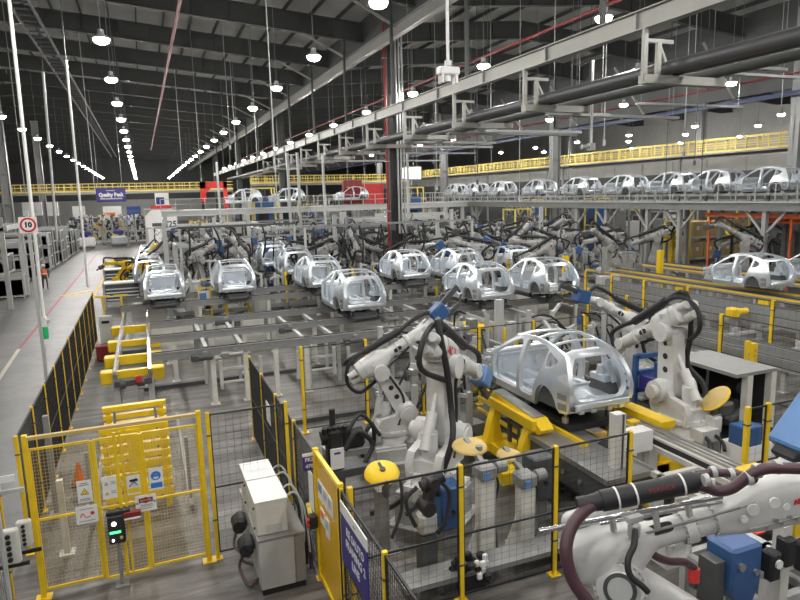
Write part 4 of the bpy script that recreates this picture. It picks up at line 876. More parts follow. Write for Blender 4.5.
for i, (x, y) in enumerate(((-1.95, 30.6), (-1.2, 30.6))):
    m = MB(); m.b3(x-.04, x+.04, y-.04, y+.04, 0, 1.9); m.b3(x-.3, x+.3, y-.03, y+.03, 1.85, 1.92); tag(m.build('marker_post', 'yellow', smooth=0), 'short yellow post at the far end of the aisle fence, the %s one' % ('aisle-side', 'conveyor-side')[i], 'post')
# ================================================================ the robots round the large car body
make_robot('welding_robot', 'white robot with a brand mark in front, its forearm reaching towards the car body', (4.62, 10.15, 0), math.radians(40), q1=-1, q2=-26, q3=-34, tool='gun', s=1.2, c='robot_white', riser=.58, hi=True, brand=True, hose_side=-1, gun_c='sky_blue')
make_robot('handling_robot', 'white robot behind the branded one, forearm raised up and across', (4.9, 13.1, 0), math.radians(-5), q1=-30, q2=29, q3=40, tool='gun', s=1.0, c='robot_white', riser=.35, hi=True, hose_side=1)
make_robot('welding_robot', 'white robot beyond the large car body with upright lower arm and drooping forearm', (10.75, 10.2, 0), math.radians(90), q1=3, q2=-30, q3=-60, tool='cup', s=1.18, c='robot_white', riser=.6, hi=True, hose_side=-1)
make_robot('welding_robot', 'white robot far side of the large car body, forearm stretched up towards it', (13.2, 14.0, 0), math.radians(180), q1=12, q2=28, q3=15, tool='gun', s=1.08, c='robot_white', riser=.05, hi=True, brand=False, hose_side=1)
# ---- yellow cradle and lift table under the large car body
t = thing('body_fixture', 'yellow cradle with sloping plates holding the large car body on the near side', 'fixture', (6.95, 11.2, 0))
m = MB(); m.b3(-.75, .45, -.9, -.55, .22, .46); m.b3(-.75, .4, .75, 1.1, .22, .46); m.b3(-.1, .5, -.9, 1.1, .2, .42); m.build('base_arm', 'yellow', t, 0)
for y in (-.55, .8):
    m = MB(); m.prism([(-.22, .4), (.22, .4), (.12, .9), (.30, 1.28), (.05, 1.28), (-.10, .9)], y-.1, y+.1, M(((1, 0, 0, 0), (0, 0, 1, 0), (0, 1, 0, 0), (0, 0, 0, 1)))); m.build('upright', 'yellow', t, 0)
m = MB(); m.prism([(-.85, 1.12), (1.0, 1.44), (1.0, 1.52), (-.7, 1.40), (-.95, 1.24)], .1, .42, M(((0, 0, 1, 0), (1, 0, 0, 0), (0, 1, 0, 0), (0, 0, 0, 1)))); m.b3(.0, .1, -.8, 1.0, 1.2, 1.40); m.build('top_plate', 'yellow', t, 0)
m = MB(); m.beam((.25, -.65, 1.415), (.25, .98, 1.535), .27, .03); m.build('wear_strip', 'steel', t, 0)
m = MB(); [m.b3(.3, .36, y-.05, y+.05, .4, 1.4) for y in (-.3, .2, .6)]; m.cyl((.35, -.6, .9), (.35, .8, .9), .05, 8); m.build('cylinder', 'dark_grey', t)
t = thing('body_fixture', 'yellow cradle on the far side under the large car body', 'fixture', (9.6, 10.3, 0))
m = MB(); m.b3(-.4, .75, -.9, -.5, .22, .44); m.b3(-.4, .75, .5, .9, .22, .44); m.b3(-.45, 0, -.9, 1.1, .2, .42); m.build('base_arm', 'yellow', t, 0)
for y in (-.7, .7): m = MB(); m.prism([(-.2, .4), (.2, .4), (.12, .9), (-.0, 1.28), (-.25, 1.28), (-.1, .9)], y-.1, y+.1, M(((1, 0, 0, 0), (0, 0, 1, 0), (0, 1, 0, 0), (0, 0, 0, 1)))); m.build('upright', 'yellow', t, 0)
m = MB(); m.b3(-.35, .0, -1.0, 1.0, 1.24, 1.38); m.build('top_plate', 'yellow', t, 0)
t = thing('lift_table', 'dark lift table with yellow guide bars below the large car body', 'lift table', (8.3, 11.4, 0))
m = MB(); m.b3(-.8, .8, -2.0, 2.6, .02, .3); m.build('base', 'dark_grey', t, 0); m = MB(); m.b3(-.62, .62, -1.2, 2.4, 1.12, 1.26); m.build('platform', 'black', t, 0)
for sg in (-1, 1):
    m = MB(); m.beam((sg*.5, -1.1, .3), (sg*.5, 2.0, 1.12), .1, .16); m.beam((sg*.42, 2.0, .3), (sg*.42, -1.1, 1.12), .1, .16); m.build('scissor_arm', 'dark_grey', t, 0)
    m = MB(); [m.b3(sg*.72-.04, sg*.72+.04, -1.9, 2.4, z, z+.07) for z in (.5, .8, 1.1)]; m.build('guide_bar', 'yellow', t, 0)
for x in (-.55, .55):
    for y in (-1.0, .4, 1.8): m = MB(); m.cyl((x, y, 1.26), (x, y, 1.38), .07, 10); m.cyl((x, y, 1.38), (x, y, 1.46), .035, 8); m.build('locating_pin', 'steel', t)
# ---- white posts with tip dressers inside the front fence
def dresser(x, y, h, label, disc, r=.55):
    t = thing('tip_dresser', label, 'tip dresser', (x, y, 0)); m = MB(); m.b3(-.14, .12, -.1, .1, .02, h); m.box((0, 0, .015), (.5, .5, .03)); [m.add([(-.14, -.012, .03), (-.42, -.012, .03), (-.14, -.012, .7), (-.14, .012, .03), (-.42, .012, .03), (-.14, .012, .7)], [(0, 1, 2), (5, 4, 3), (0, 3, 4, 1), (1, 4, 5, 2), (2, 5, 3, 0)])]; m.build('pedestal', 'offwhite', t, 0)
    m = MB(); m.b3(.125, .15, -.09, .09, .2, h-.05); m.build('cable_cover', 'grey', t, 0)
    m = MB(); m.cbox((-.02, 0, h+.12), (.32, .34, .24), .04); m.cyl((.16, -.05, h+.16), (.34, -.05, h+.16), .1, 12); m.beam((0, .1, h+.2), (-.05, .6, h+.45), .08, .08); m.cyl((.05, .3, h+.1), (.05, .3, h+.42), .06, 10); m.build('head', 'grey', t)
    m = MB(); m.b3(-.12, -.02, -.19, -.17, h+.03, h+.16); m.build('gauge', 'sky_blue', t, 0)
    m = MB(); m.tube([(.15, .1, h+.1), (.3, .1, h-.2), (.2, .05, h-.6), (.24, .05, .1)], .022, 6); m.build('cable', 'black', t)
    if disc:
        m = MB(); fx = M.Translation((-.02, .5, h+.36)) @ M.Rotation(.12, 4, 'X'); m.lathe([(.02, .07), (r*.55, .06), (r*.95, .01), (r, -.02), (r*.95, -.03), (.02, .02)], 28, fx); m.build('round_cover', 'tan', t)
    return t
dresser(4.82, 8.55, 1.42, 'pale tip dresser post with a tan round cover behind the front fence', True, .3)
dresser(5.62, 8.6, 1.10, 'shorter pale tip dresser post behind the front fence', True, .22)
t = thing('tool_stand', 'black jointed tool on a pedestal close behind the front fence', 'tool stand', (3.71, 8.45, 0))
m = MB(); m.b3(-.13, .13, -.12, .12, .02, .75); m.box((0, 0, .015), (.45, .45, .03)); m.build('pedestal', 'dark_grey', t, 0)
m = MB(); m.cbox((0, 0, .95), (.3, .26, .36), .05); m.build('body', 'light_grey', t)
m = MB(); m.cyl((0, -.14, 1.2), (0, .14, 1.2), .12, 12); m.beam((0, 0, 1.15), (.12, .05, 1.55), .14, .14); m.cyl((-.05, .05, 1.5), (.32, .05, 1.62), .1, 10); m.beam((.2, .1, 1.5), (.35, .3, 1.2), .1, .1); m.cyl((.1, .2, 1.55), (.1, -.15, 1.6), .09, 10); m.tube([(.2, .1, 1.6), (.45, .1, 1.3), (.35, 0, .9), (.18, 0, .7)], .035, 6); m.tube([(-.1, .1, 1.5), (-.3, .1, 1.3), (-.18, 0, .9)], .035, 6); m.build('tool', 'black', t)
t = thing('docking_station', 'yellow dished wheel on a grey stand at the left robot base', 'dish stand', (3.35, 9.5, 0))
m = MB(); m.b3(-.1, .1, -.1, .1, 0, 1.1); m.box((0, 0, .01), (.5, .5, .02)); m.build('stand', 'grey', t, 0); m = MB(); fx = M.Translation((0, -.06, 1.42)) @ M.Rotation(math.radians(16), 4, 'X') @ M.Rotation(-.1, 4, 'Y'); m.lathe([(.02, .10), (.2, .09), (.28, .03), (.30, -.02), (.27, -.04), (.02, .02)], 30, fx); m.build('yellow_dish', 'yellow', t); m = MB(fx); m.cbox((0, .04, .10), (.05, .2, .04), .01); m.cyl((0, -.05, .08), (0, -.05, .13), .05, 10); m.build('hub', 'dark_grey', t)
m = MB(); m.cbox((-.02, -.28, 1.24), (.1, .16, .3), .03); m.tube([(.1, 0, 1.1), (.35, .05, 1.2), (.4, .1, .6), (.2, .1, .1)], .03, 6); m.build('bracket', 'dark_grey', t)
t = thing('docking_station', 'tilted yellow disc on a stand beside the right-hand robot', 'dish stand', (11.1, 9.7, 0))
m = MB(); m.b3(-.1, .1, -.1, .1, 0, 1.15); m.box((0, 0, .01), (.5, .5, .02)); m.build('stand', 'grey', t, 0); m = MB(); fx = frame((0, 0, 1.5), (-.62, .25, .72)); m.lathe([(.02, .06), (.26, .045), (.34, .0), (.34, -.03), (.02, .0)], 30, fx); m.build('yellow_dish', 'tan', t); m = MB(); m.lathe([(.335, -.035), (.355, -.02), (.355, .005), (.335, .01)], 30, fx); m.build('rim', 'yellow', t)
m = MB(); m.cyl((0, 0, 1.1), (.05, .05, 1.45), .08, 10); m.cbox((.3, .1, 1.2), (.5, .3, .3), .05); m.build('bracket', 'dark_grey', t)
t = thing('screwdriver_head', 'black tool magazine with a white label plate left of the robots', 'tool magazine', (3.0, 11.1, 0))
m = MB(); m.b3(-.15, .15, -.15, .15, .02, .9); m.b3(-.3, .8, -.2, .2, .75, .9); m.build('stand', 'dark_grey', t, 0); m = MB(); m.cbox((0, 0, 1.3), (.3, .3, .8), .06); m.cyl((0, .05, 1.6), (0, .05, 2.05), .06, 8); [m.cyl((-.2+.1*k, 0, 1.4), (-.2+.1*k, -.1, 1.75), .05, 8) for k in range(5)]; m.cyl((-.25, 0, 1.55), (.3, 0, 1.62), .11, 10); m.tube([(.2, 0, 1.2), (.5, .1, 1.5), (.8, .1, 1.2), (.6, 0, .9)], .05, 8); m.tube([(.2, 0, 1.4), (.6, .2, 1.8), (1.0, .2, 1.3)], .04, 8); m.build('head', 'black', t)
m = MB(); m.b3(-.13, .13, -.2, -.17, .95, 1.35); m.build('label_plate', 'white', t, 0); m = MB(); m.b3(-.06, .06, -.205, -.2, 1.24, 1.28); m.build('badge', 'navy', t, 0)
t = thing('parts_rack', 'dark tool rack with coiled hose beside the rear white robot', 'tool rack', (3.55, 12.4, 0))
m = MB(); m.b3(-.4, .5, -.25, .25, .6, .72); [m.b3(x-.05, x+.05, y-.05, y+.05, 0, .6) for x in (-.35, .45) for y in (-.2, .2)]; m.build('frame', 'grey', t, 0); m = MB(); m.cbox((.1, 0, .9), (.7, .36, .34), .05); m.cyl((-.3, -.1, 1.0), (.4, -.1, 1.05), .12, 12); m.tube([(.4, 0, .8), (.7, .1, 1.1), (.75, .2, .6), (.5, .2, .3), (.45, .1, .8)], .05, 8); m.build('tool', 'black', t)
t = thing('robot_platform', 'grey walkway step along the inside of the front fence', 'platform', (3.1, 8.15, 0))
m = MB(); m.b3(0, 4.2, -.3, .15, .22, .30); m.build('tread', 'grey', t, 0); m = MB(); [m.b3(x, x+.08, -.28, .13, 0, .22) for x in (0.1, 1.4, 2.8, 4.0)]; m.build('leg', 'dark_grey', t, 0)
t = thing('cable_cluster', 'small heap of black and white connectors outside the front fence', 'connectors', at(482, 592, 0)+V((-.1, .15, 0))); m = MB(); random.seed(3)
for k in range(16): c = V((random.uniform(-.25, .25), random.uniform(-.2, .2), .2+random.uniform(0, .35))); m.cbox(c, (.12, .1, .1), .02)
m.b3(-.2, .2, -.1, .1, 0, .25); m.build('connector', 'black', t); m = MB(); [m.cbox((random.uniform(-.2, .2), random.uniform(-.25, -.1), .3+random.uniform(0, .25)), (.08, .06, .1), .015) for k in range(7)]; m.build('plug', 'white', t)
# blue weld transformers standing under the front robots
for i, (x, y, s) in enumerate(((4.35, 9.0, 1), (6.35, 9.3, 1.1))):
    t = thing('weld_transformer', ('blue transformer box low behind the front fence by the tan disc', 'dark blue box beneath the yellow cradle')[i], 'transformer', (x, y, 0)); m = MB(); m.cbox((0, 0, .85), (.42*s, .4*s, .75*s), .03); m.build('body', ('blue', 'dark_grey')[i], t); m = MB(); m.b3(-.12, .12, -.12, .12, 0, .6); m.build('stand', 'grey', t, 0); m = MB(); m.cyl((0, -.21*s, .8), (0, -.25*s, .8), .04, 8); m.build('knob', 'black', t)
# ---- machine beds and pale frames right of the large car body
t = thing('roller_bed', 'dark machine bed with steel top right of the front fence posts', 'machine bed', (7.55, 8.8, 0))
m = MB(); m.b3(-.55, .45, -.6, 2.0, .5, 1.0); m.build('bed', 'dark_grey', t, 0); m = MB(); m.b3(-.6, .5, -.65, 2.05, 1.0, 1.1); m.build('top_rail', 'steel', t, 0); m = MB(); [m.cyl((-.56, -.4+.5*k, .75), (-.6, -.4+.5*k, .75), .05, 8) for k in range(5)]; m.build('pad', 'steel', t); m = MB(); [m.b3(x-.07, x+.07, y-.07, y+.07, 0, .5) for x in (-.45, .35) for y in (-.5, 1.8)]; m.build('leg', 'grey', t, 0)
t = thing('linear_rail', 'long pale double rail running towards the camera right of the car body', 'rail', (9.05, 6.75, 0))
m = MB(); m.b3(-.22, .22, 0, 3.1, 1.12, 1.24); m.build('beam', 'offwhite', t, 0); m = MB(); [m.b3(x-.03, x+.03, 0, 3.1, 1.24, 1.29) for x in (-.12, .0, .14)]; m.build('track', 'steel', t, 0); m = MB(); m.b3(-.23, -.2, 0, 3.1, 1.0, 1.2); m.build('cable_chain', 'black', t, 0)
for y in (.25, 2.7): m = MB(); m.b3(-.16, .16, y-.12, y+.12, 0, 1.12); m.build('leg', 'white', t, 0)
m = MB(); m.b3(-.2, .02, 2.95, 3.12, 1.24, 1.32); m.build('end_stop', 'yellow', t, 0)
t = thing('welded_stand', 'pale welded steel frame between the machine bed and the long double rail', 'frame', (8.4, 7.95, 0))
m = MB()
for z in (.55, 1.05):
    for x in (-.45, .4): m.beam((x, -1.2, z), (x, 1.3, z), .1, .1)
    for y in (-1.2, .0, 1.3): m.beam((-.45, y, z), (.4, y, z), .1, .1)
for x in (-.45, .4):
    for y in (-1.2, .0, 1.3): m.beam((x, y, 0), (x, y, 1.1), .1, .1)
m.build('bars', 'offwhite', t, 0); m = MB(); m.b3(-.3, .2, .9, 1.2, 1.1, 1.5); m.build('box', 'white', t, 0); m = MB(); m.b3(-.35, -.1, -.8, -.5, 1.1, 1.3); m.build('box', 'white', t, 0); m = MB(); m.b3(-.35, .3, -1.0, -.2, .3, .5); m.b3(-.3, .3, .2, 1.1, .3, .5); m.build('valve_block', 'dark_grey', t, 0)
m = MB(); m.beam((-.6, -1.0, .8), (-.6, 1.2, .8), .05, .08); m.beam((-.6, -1.0, .5), (-.6, 1.2, .5), .05, .08); m.build('guard_bar', 'yellow', t, 0)
for i, (px, py, z, mt, lb) in enumerate(((617, 470, 2.1, 'offwhite', 'white square column standing before the rear of the large car body'), (668, 478, 1.05, 'black', 'dark valve tower beside the pale welded frame'))):
    y = (8.55, 7.5)[i]; p = atY(px, 440, y); t = thing('machine_column', lb, 'column', (p.x, y, 0)); m = MB(); m.b3(-.11, .11, -.09, .09, 0, z); m.build('post', mt, t, 0); m = MB(); m.b3(.03, .05, -.12, -.09, .2, z); m.build('groove', 'dark_grey', t, 0); m = MB(); m.b3(-.35, -.11, -.08, .08, .9, 1.0); m.build('arm', 'light_grey', t, 0)
p = at(672, 450); 
t = thing('clamp_unit', 'dark clamp unit with white cylinder below the large car body tail', 'clamp', (7.95, 9.35, 0)); m = MB(); m.b3(-.12, .12, -.1, .1, 0, .5); m.cyl((0, 0, .5), (0, 0, .95), .11, 12, .07); m.build('cylinder', 'light_grey', t); m = MB(); m.cbox((.1, .05, 1.05), (.36, .3, .2), .03); m.build('jaw', 'black', t)
# ---- dark enclosure with pale top, far side
t = thing('machine_enclosure', 'dark open-fronted enclosure with a pale flat top beyond the right-hand robot', 'enclosure', (12.45, 10.75, 0))
m = MB(); m.b3(-.62, .62, -.95, .95, 1.82, 1.90); m.build('top_plate', 'grey', t, 0); m = MB(); m.b3(-.55, .55, .84, .9, 0, 1.82); m.b3(.5, .56, -.9, .9, 0, 1.82); m.b3(-.5, .5, -.8, .8, 0, .25); m.build('casing', 'black', t, 0)
m = MB(); [m.b3(x-.08, x+.08, y-.08, y+.08, 0, 1.82) for x, y in ((-.2, -.88), (.54, -.88), (.54, .86), (-.54, .86))]; m.build('leg', 'offwhite', t, 0)
m = MB(); m.cbox((0, .1, .7), (.7, .8, .6), .06); m.cyl((.3, -.4, 1.3), (.3, -.3, 1.3), .14, 14); m.cyl((-.3, -.5, .6), (.1, -.5, .8), .12, 10); m.build('machine', 'dark_grey', t); m = MB(); m.cyl((.3, -.42, 1.3), (.3, -.40, 1.3), .06, 12); m.build('gauge', 'white', t)
for i, (px, base, z, w_) in enumerate((((748, 420), (748, 420), 2.05, .16), ((756, 350), (750, 430), 2.2, .10))):
    p = at(*base); t = thing('yellow_post', ('thick perforated yellow post beside the enclosure', 'slim yellow post just behind the perforated one')[i], 'post', p+V((.1*i, .3*i, 0))); m = MB(); m.b3(-w_/2, w_/2, -w_/2, w_/2, 0, z); m.build('post', 'yellow', t, 0); m = MB(); [m.b3(-.03, .03, -w_/2-.004, -w_/2, .3+.14*k, .36+.14*k) for k in range(12)]; m.build('slots', 'tan', t, 0)
t = thing('pallet_frame', 'blue frame box behind the right-hand robot', 'frame box', (12.9, 12.9, 0)); m = MB(); [m.beam((x, y, 0), (x, y, 1.5), .12, .12) for x in (-.7, .7) for y in (-.4, .4)]; [m.beam((-.7, y, z), (.7, y, z), .12, .12) for y in (-.4, .4) for z in (.5, 1.0, 1.45)]; m.build('frame', 'blue', t, 0); m = MB(); m.b3(-.6, .6, -.35, .35, .55, .95); m.build('box', 'navy', t, 0)
t = thing('round_stool', 'white round-topped drum right of the upright robot', 'drum', (14.2, 13.2, 0)); m = MB(); m.cyl((0, 0, 0), (0, 0, 1.15), .42, 20); m.build('drum', 'dark_grey', t); m = MB(); m.lathe([(.02, 1.15), (.55, 1.15), (.56, 1.22), (.5, 1.26), (.02, 1.27)], 24); m.build('lid', 'offwhite', t)
t = thing('weld_controller', 'navy controller on a white bench below the tilted disc', 'controller', (11.3, 9.0, 0)); m = MB(); m.b3(-.4, .6, -.3, .3, .0, .75); m.build('bench', 'white', t, 0); m = MB(); m.cbox((-.15, -.05, .95), (.5, .4, .42), .02); m.build('case', 'blue', t); m = MB(); [m.b3(.25, .5, -.2, .2, .76+.1*k, .82+.1*k) for k in range(3)]; m.build('tray', 'black', t, 0)
# ---- Y-run rails and frames between the cells behind the white robots
k = 0
for x, y0, y1, z, mt in ((7.4, 14.2, 20.5, 1.3, 'light_grey'), (8.8, 14.2, 20.5, 1.3, 'light_grey'), (9.9, 15.9, 20.6, 1.35, 'steel')):
    conveyor_y('roller_conveyor', 'pale lengthwise rail behind the white robots, %s from the aisle' % nth(k), x, y0, y1, z, [.5, 3, 5.5], .18, .2, mt, 'steel', 'rails behind the white robots'); k += 1
t = thing('lift_table', 'yellow topped lift plates under the tail of the second front-row body', 'lift table', (10.2, 19.6, 0)); m = MB(); m.b3(-.5, .5, -.5, .5, 0, 1.0); m.build('base', 'grey', t, 0); m = MB(); m.b3(-.9, .9, -.4, .2, 1.2, 1.32); m.b3(-.3, .9, .4, .9, 1.2, 1.32); m.build('plate', 'yellow', t, 0)
for i, (px, py, y) in enumerate(((499, 330, 18.5), (511, 345, 17.2), (468, 350, 16.6))):
    p = atY(px, py, y); t = thing('machine_column', 'pale column with a yellow foot between the transfer rows, %s from the right' % nth(i), 'column', (p.x, y, 0)); m = MB(); m.b3(-.13, .13, -.1, .1, 0, 2.4-.5*i); m.build('post', 'light_grey', t, 0); m = MB(); m.b3(.1, .26, -.12, .1, 0, 1.4); m.build('foot', 'yellow', t, 0)
# ---- right zone conveyors
k = 0
for x, y0, y1, z in ((17.0, 9, 24, 1.0), (18.1, 9, 24, 1.0), (21.0, 9, 27, 1.25), (22.2, 9, 27, 1.35)):
    conveyor_y('roller_conveyor', 'long grey conveyor beam before the yellow-edged conveyors, %s from the enclosure' % nth(k), x, y0, y1, z, [1, 3.5, 6, 8.5, 11, 13.5], .3, .34, 'grey', 'dark_grey', 'grey conveyor beams on the right'); k += 1
for i, x in enumerate((23.75, 25.05, 27.9, 29.3)):
    t = conveyor_y('skid_conveyor', 'yellow-edged conveyor rail under the silver car bodies, %s from the aisle' % nth(i), x, 9, 30, 1.5, [1, 4, 7, 10, 13, 16, 19], .26, .2, 'grey', 'black', 'yellow-edged conveyor rails')
    m = MB(); m.b3(-.15, -.125, 0, 21, 1.40, 1.47); [m.b3(-.2, .2, y-.25, y+.25, 1.1, 1.28) for y in (3, 9.5, 14)]; m.build('edge_strip', 'yellow', t, 0)
k = 0
for y in (11.5, 14.0, 16.5, 20.5, 23.5, 26):
    m = MB(); m.b3(16.9, 22.3, y-.06, y+.06, .62, .72); m.b3(19.6, 19.75, y-.08, y+.08, 0, .9); tag(m.build('cross_member', 'light_grey', smooth=0), 'pale cross bar tying the right-hand conveyor beams, %s from the near end' % nth(k), 'frame bar', 'bars tying the right-hand conveyors'); k += 1
for i, (x, y) in enumerate(((16.3, 16.5), (20.2, 12.2), (20.1, 17))):
    t = thing('drive_motor', 'yellow drive motor on the right-hand conveyors, %s from the upright robot' % nth(i), 'motor', (x, y, 0)); m = MB(); m.b3(-.06, .06, -.06, .06, 0, 1.2); m.build('stand', 'grey', t, 0); m = MB(); m.cbox((0, 0, 1.35), (.36, .4, .36), .05); m.cyl((.18, 0, 1.35), (.7, 0, 1.35), .12, 12); m.build('motor', 'yellow', t)
# ================================================================ the large robot arm nearest the camera
def axisframe(p, q, up=(0, 0, 1)):
    z = (q-p).normalized(); x = V(up).cross(z).normalized(); y = z.cross(x)      # y up
    return M(((x.x, y.x, z.x, p.x), (x.y, y.y, z.y, p.y), (x.z, y.z, z.z, p.z), (0, 0, 0, 1))), (q-p).length
TF = 5.5; K = TF/FPX
A, B = atT(572, 557, TF), atT(860, 478, TF-.1); F, L = axisframe(A, B)
def zx(px): return (px-572)/(860-572)*L
base = atT(760, 690, 5.35)
big = thing('welding_robot', 'huge white robot arm with a burgundy hose loop, lowest in the picture', 'robot', V((base.x, base.y, 0)))
inv = M.Translation(-big.location); MBX = lambda mx=None: MB(inv @ (mx if mx is not None else M.Identity(4)))
m = MBX(F); m.loft([(zx(566), 0, -.02, .16, .15, 3), (zx(572), 0, -.02, .21, .20, 3.2), (zx(600), 0, -.03, .23, .23, 3.4), (zx(632), 0, -.02, .21, .20, 3), (zx(648), 0, -.005, .14, .13, 2.3), (zx(655), 0, 0, .115, .115, 2), (zx(682), 0, 0, .112, .112, 2), (zx(683), 0, 0, .15, .15, 2), (zx(692), 0, 0, .15, .15, 2), (zx(694), 0, 0, .118, .118, 2), (zx(712), 0, 0, .118, .118, 2), (zx(713), 0, 0, .145, .145, 2), (zx(722), 0, 0, .15, .15, 2.2), (zx(735), 0, .01, .17, .175, 2.5), (zx(760), 0, .035, .20, .215, 3), (zx(800), 0, .03, .21, .22, 3.2), (zx(850), 0, 0, .18, .17, 3), (zx(862), 0, 0, .12, .12, 2.4)], None, 28)
upper = m.build('upper_arm', 'robot_white', big, 35)
m = MBX(F)
for px in (687.5, 717.5):
    for k in range(22): a = 2*PI*k/22; z = zx(px); m.cyl((.134*math.cos(a), .134*math.sin(a), z-.058), (.134*math.cos(a), .134*math.sin(a), z+.058), .010, 6)
for k in range(7): m.cyl((.205*math.cos(3.3), -.06+.0*k, zx(752+14*k)), (-.225, -.06, zx(752+14*k)), .016, 8)
for k, (y, px) in enumerate(((-.03, 775), (-.05, 790), (-.02, 762))): m.cyl((-.19, y, zx(px)), (-.226, y, zx(px)), .02, 8)
m.build('bolt', 'steel', upper)
m = MBX(F); _a = math.radians(130); m.loft([(-.02, 0, 0, .11, .045, 4), (.012, 0, 0, .11, .045, 4)], M(((0, math.sin(_a), math.cos(_a), .106*math.cos(_a)), (0, -math.cos(_a), math.sin(_a), .106*math.sin(_a)), (1, 0, 0, zx(660)), (0, 0, 0, 1))), 20); m.build('access_cover', 'black', big)
# cover plate with round marks and the brand on the wrist housing
text('ABB', .055, 'red', big, inv @ F @ M.Translation((-.214, .085, zx(787))) @ M(((0, 0, -1, 0), (0, 1, 0, 0), (1, 0, 0, 0), (0, 0, 0, 1))), bold=.004)
m = MBX(F)
for px, y, r_ in ((745, .10, .05), (765, .12, .045), (775, .06, .03), (735, .04, .03), (810, .0, .06)): m.cyl((-.17, y, zx(px)), (-.208 if px > 750 else -.19, y, zx(px)), r_, 20)
m.build('cover_disc', 'white', upper)
# elbow joint and lower arm
E0 = atT(620, 588, 5.25); side = (CAM-E0).normalized(); side.z *= .45; side = side.normalized()
m = MBX(); m.cyl(E0-side*.55, E0, .215, 36); m.cyl(E0, E0+side*.02, .19, 36); m.cyl(E0+side*.02, E0+side*.05, .135, 30); m.build('elbow_hub', 'robot_white', big)
m = MBX(); u = side.orthogonal().normalized(); v_ = side.cross(u)
for k in range(26): a = 2*PI*k/26; c = E0+u*(.2*math.cos(a))+v_*(.2*math.sin(a)); m.cyl(c-side*.02, c+side*.012, .011, 6)
m.build('bolt', 'steel', big)
m = MBX(); m.cyl(E0+side*.045, E0+side*.056, .132, 30); m.build('hub_recess', 'dark_grey', big)
m = MBX(); m.cyl(E0+side*.05, E0+side*.07, .098, 28); m.build('hub_face', 'light_grey', big)
m = MBX(F); m.tube([(-.20, -.05, zx(738)), (-.215, -.045, zx(755)), (-.222, -.04, zx(790)), (-.22, -.04, zx(830))], .008, 6); m.tube([(-.12, .10, zx(728)), (-.16, .14, zx(745)), (-.15, .2, zx(775))], .006, 6); m.tube([(-.10, .10, zx(640)), (-.12, .11, zx(700)), (-.15, .13, zx(735))], .012, 6); m.build('cover_seam', 'grey', big)
S0 = base+V((0, 0, .25)); F2, L2 = axisframe(E0-side*.20, S0-side*.15)
m = MBX(F2); m.loft([(-.20, 0, 0, .13, .13, 2.2), (-.1, 0, 0, .14, .21, 3), (.2, 0, 0, .14, .19, 4), (L2*.6, 0, 0, .13, .16, 4), (L2, 0, 0, .15, .22, 3), (L2+.2, 0, 0, .12, .14, 2.2)], None, 24); m.build('lower_arm', 'robot_white', big)
m = MBX(); m.cyl(S0-side*.5, S0+side*.3, .26, 24); m.cyl(S0-V((0, 0, .75)), S0-V((0, 0, .1)), .36, 28); m.build('turret', 'robot_white', big)
m = MBX(); bz = S0.z-.75; m.cyl((S0.x, S0.y, bz-.35), (S0.x, S0.y, bz), .45, 28); m.cbox((S0.x, S0.y, (bz-.35)/2), (.95, .95, bz-.35), .03); m.cbox((S0.x, S0.y, .02), (1.2, 1.2, .04), .01); m.build('riser', 'light_grey', big)
m = MBX(); c = atT(571, 521, 5.6); m.cyl(c, c+F.to_3x3() @ V((0, 0, .3)), .085, 18); m.ball(c, .086, 8); c2 = atT(592, 512, 5.75); m.cyl(c2, c2+F.to_3x3() @ V((0, 0, .4)), .07, 16); m.build('axis_motor', 'robot_white', big)
m = MBX(); c = atT(676, 546, 5.75); d = (CAM-c).normalized(); m.cyl(c-d*.4, c, .12, 24); m.cbox(c-d*.2+V((-.1, 0, 0)), (.26, .26, .28), .03); m.build('motor', 'robot_white', big)
m = MBX(); m.cyl(c, c+d*.02, .085, 20); m.build('motor_cap', 'light_grey', big)
# dress pack
P1, P2 = atT(601, 501, 5.25), atT(694, 482, 5.25); ax = (P2-P1).normalized()
m = MBX(); m.cyl(P1, P2, .088, 24); m.cyl(P1-ax*.16, P1+ax*.02, .062, 20, .08); m.cyl(P1-ax*.20, P1-ax*.12, .07, 16); m.cyl(P2-ax*.02, P2+ax*.12, .082, 20, .06); dress = m.build('dress_tube', 'black', big)
m = MBX()
for px in (616, 634, 681): c = P1.lerp(P2, (px-601)/93); m.cyl(c-ax*.008, c+ax*.008, .092, 24)
m.beam(P1.lerp(P2, .16)-V((0, 0, .09)), P1.lerp(P2, .36)-V((0, 0, .09)), .03, .02); m.build('strap', 'white', dress)
fx, _ = axisframe(P1, P2); text('FERREX', .05, 'dark_red', dress, inv @ fx @ M.Translation((-.082, .042, (P2-P1).length*.62)) @ M.Rotation(math.radians(-27), 4, 'Z') @ M(((0, 0, -1, 0), (0, 1, 0, 0), (1, 0, 0, 0), (0, 0, 0, 1))), name='printed_text', wscale=1.3)
m = MBX(); hp = [(612, 640, 5.0), (590, 605, 5.02), (573, 580, 5.05), (566, 552, 5.08), (571, 528, 5.15), (584, 511, 5.2), (598, 502, 5.25)]; m.tube([atT(*p) for p in hp], .052, 14, 6); m.build('hose', 'maroon', big)
m = MBX(); m.tube([atT(*p) for p in ((694, 484, 5.25), (706, 487, 5.2), (718, 491, 5.18), (732, 488, 5.15), (746, 478, 5.12), (760, 470, 5.1), (780, 468, 5.1), (830, 470, 5.1))], .046, 14, 5); m.build('hose', 'maroon', big)
m = MBX(); m.tube([atT(*p) for p in ((697, 475, 5.35), (710, 473, 5.35), (725, 473, 5.35), (740, 475, 5.35), (756, 479, 5.35))], .036, 12, 5); m.tube([atT(*p) for p in ((646, 542, 5.4), (654, 555, 5.4), (668, 561, 5.42), (684, 562, 5.45), (694, 568, 5.5))], .034, 12, 5); m.build('hose', 'maroon', big)
m = MBX()
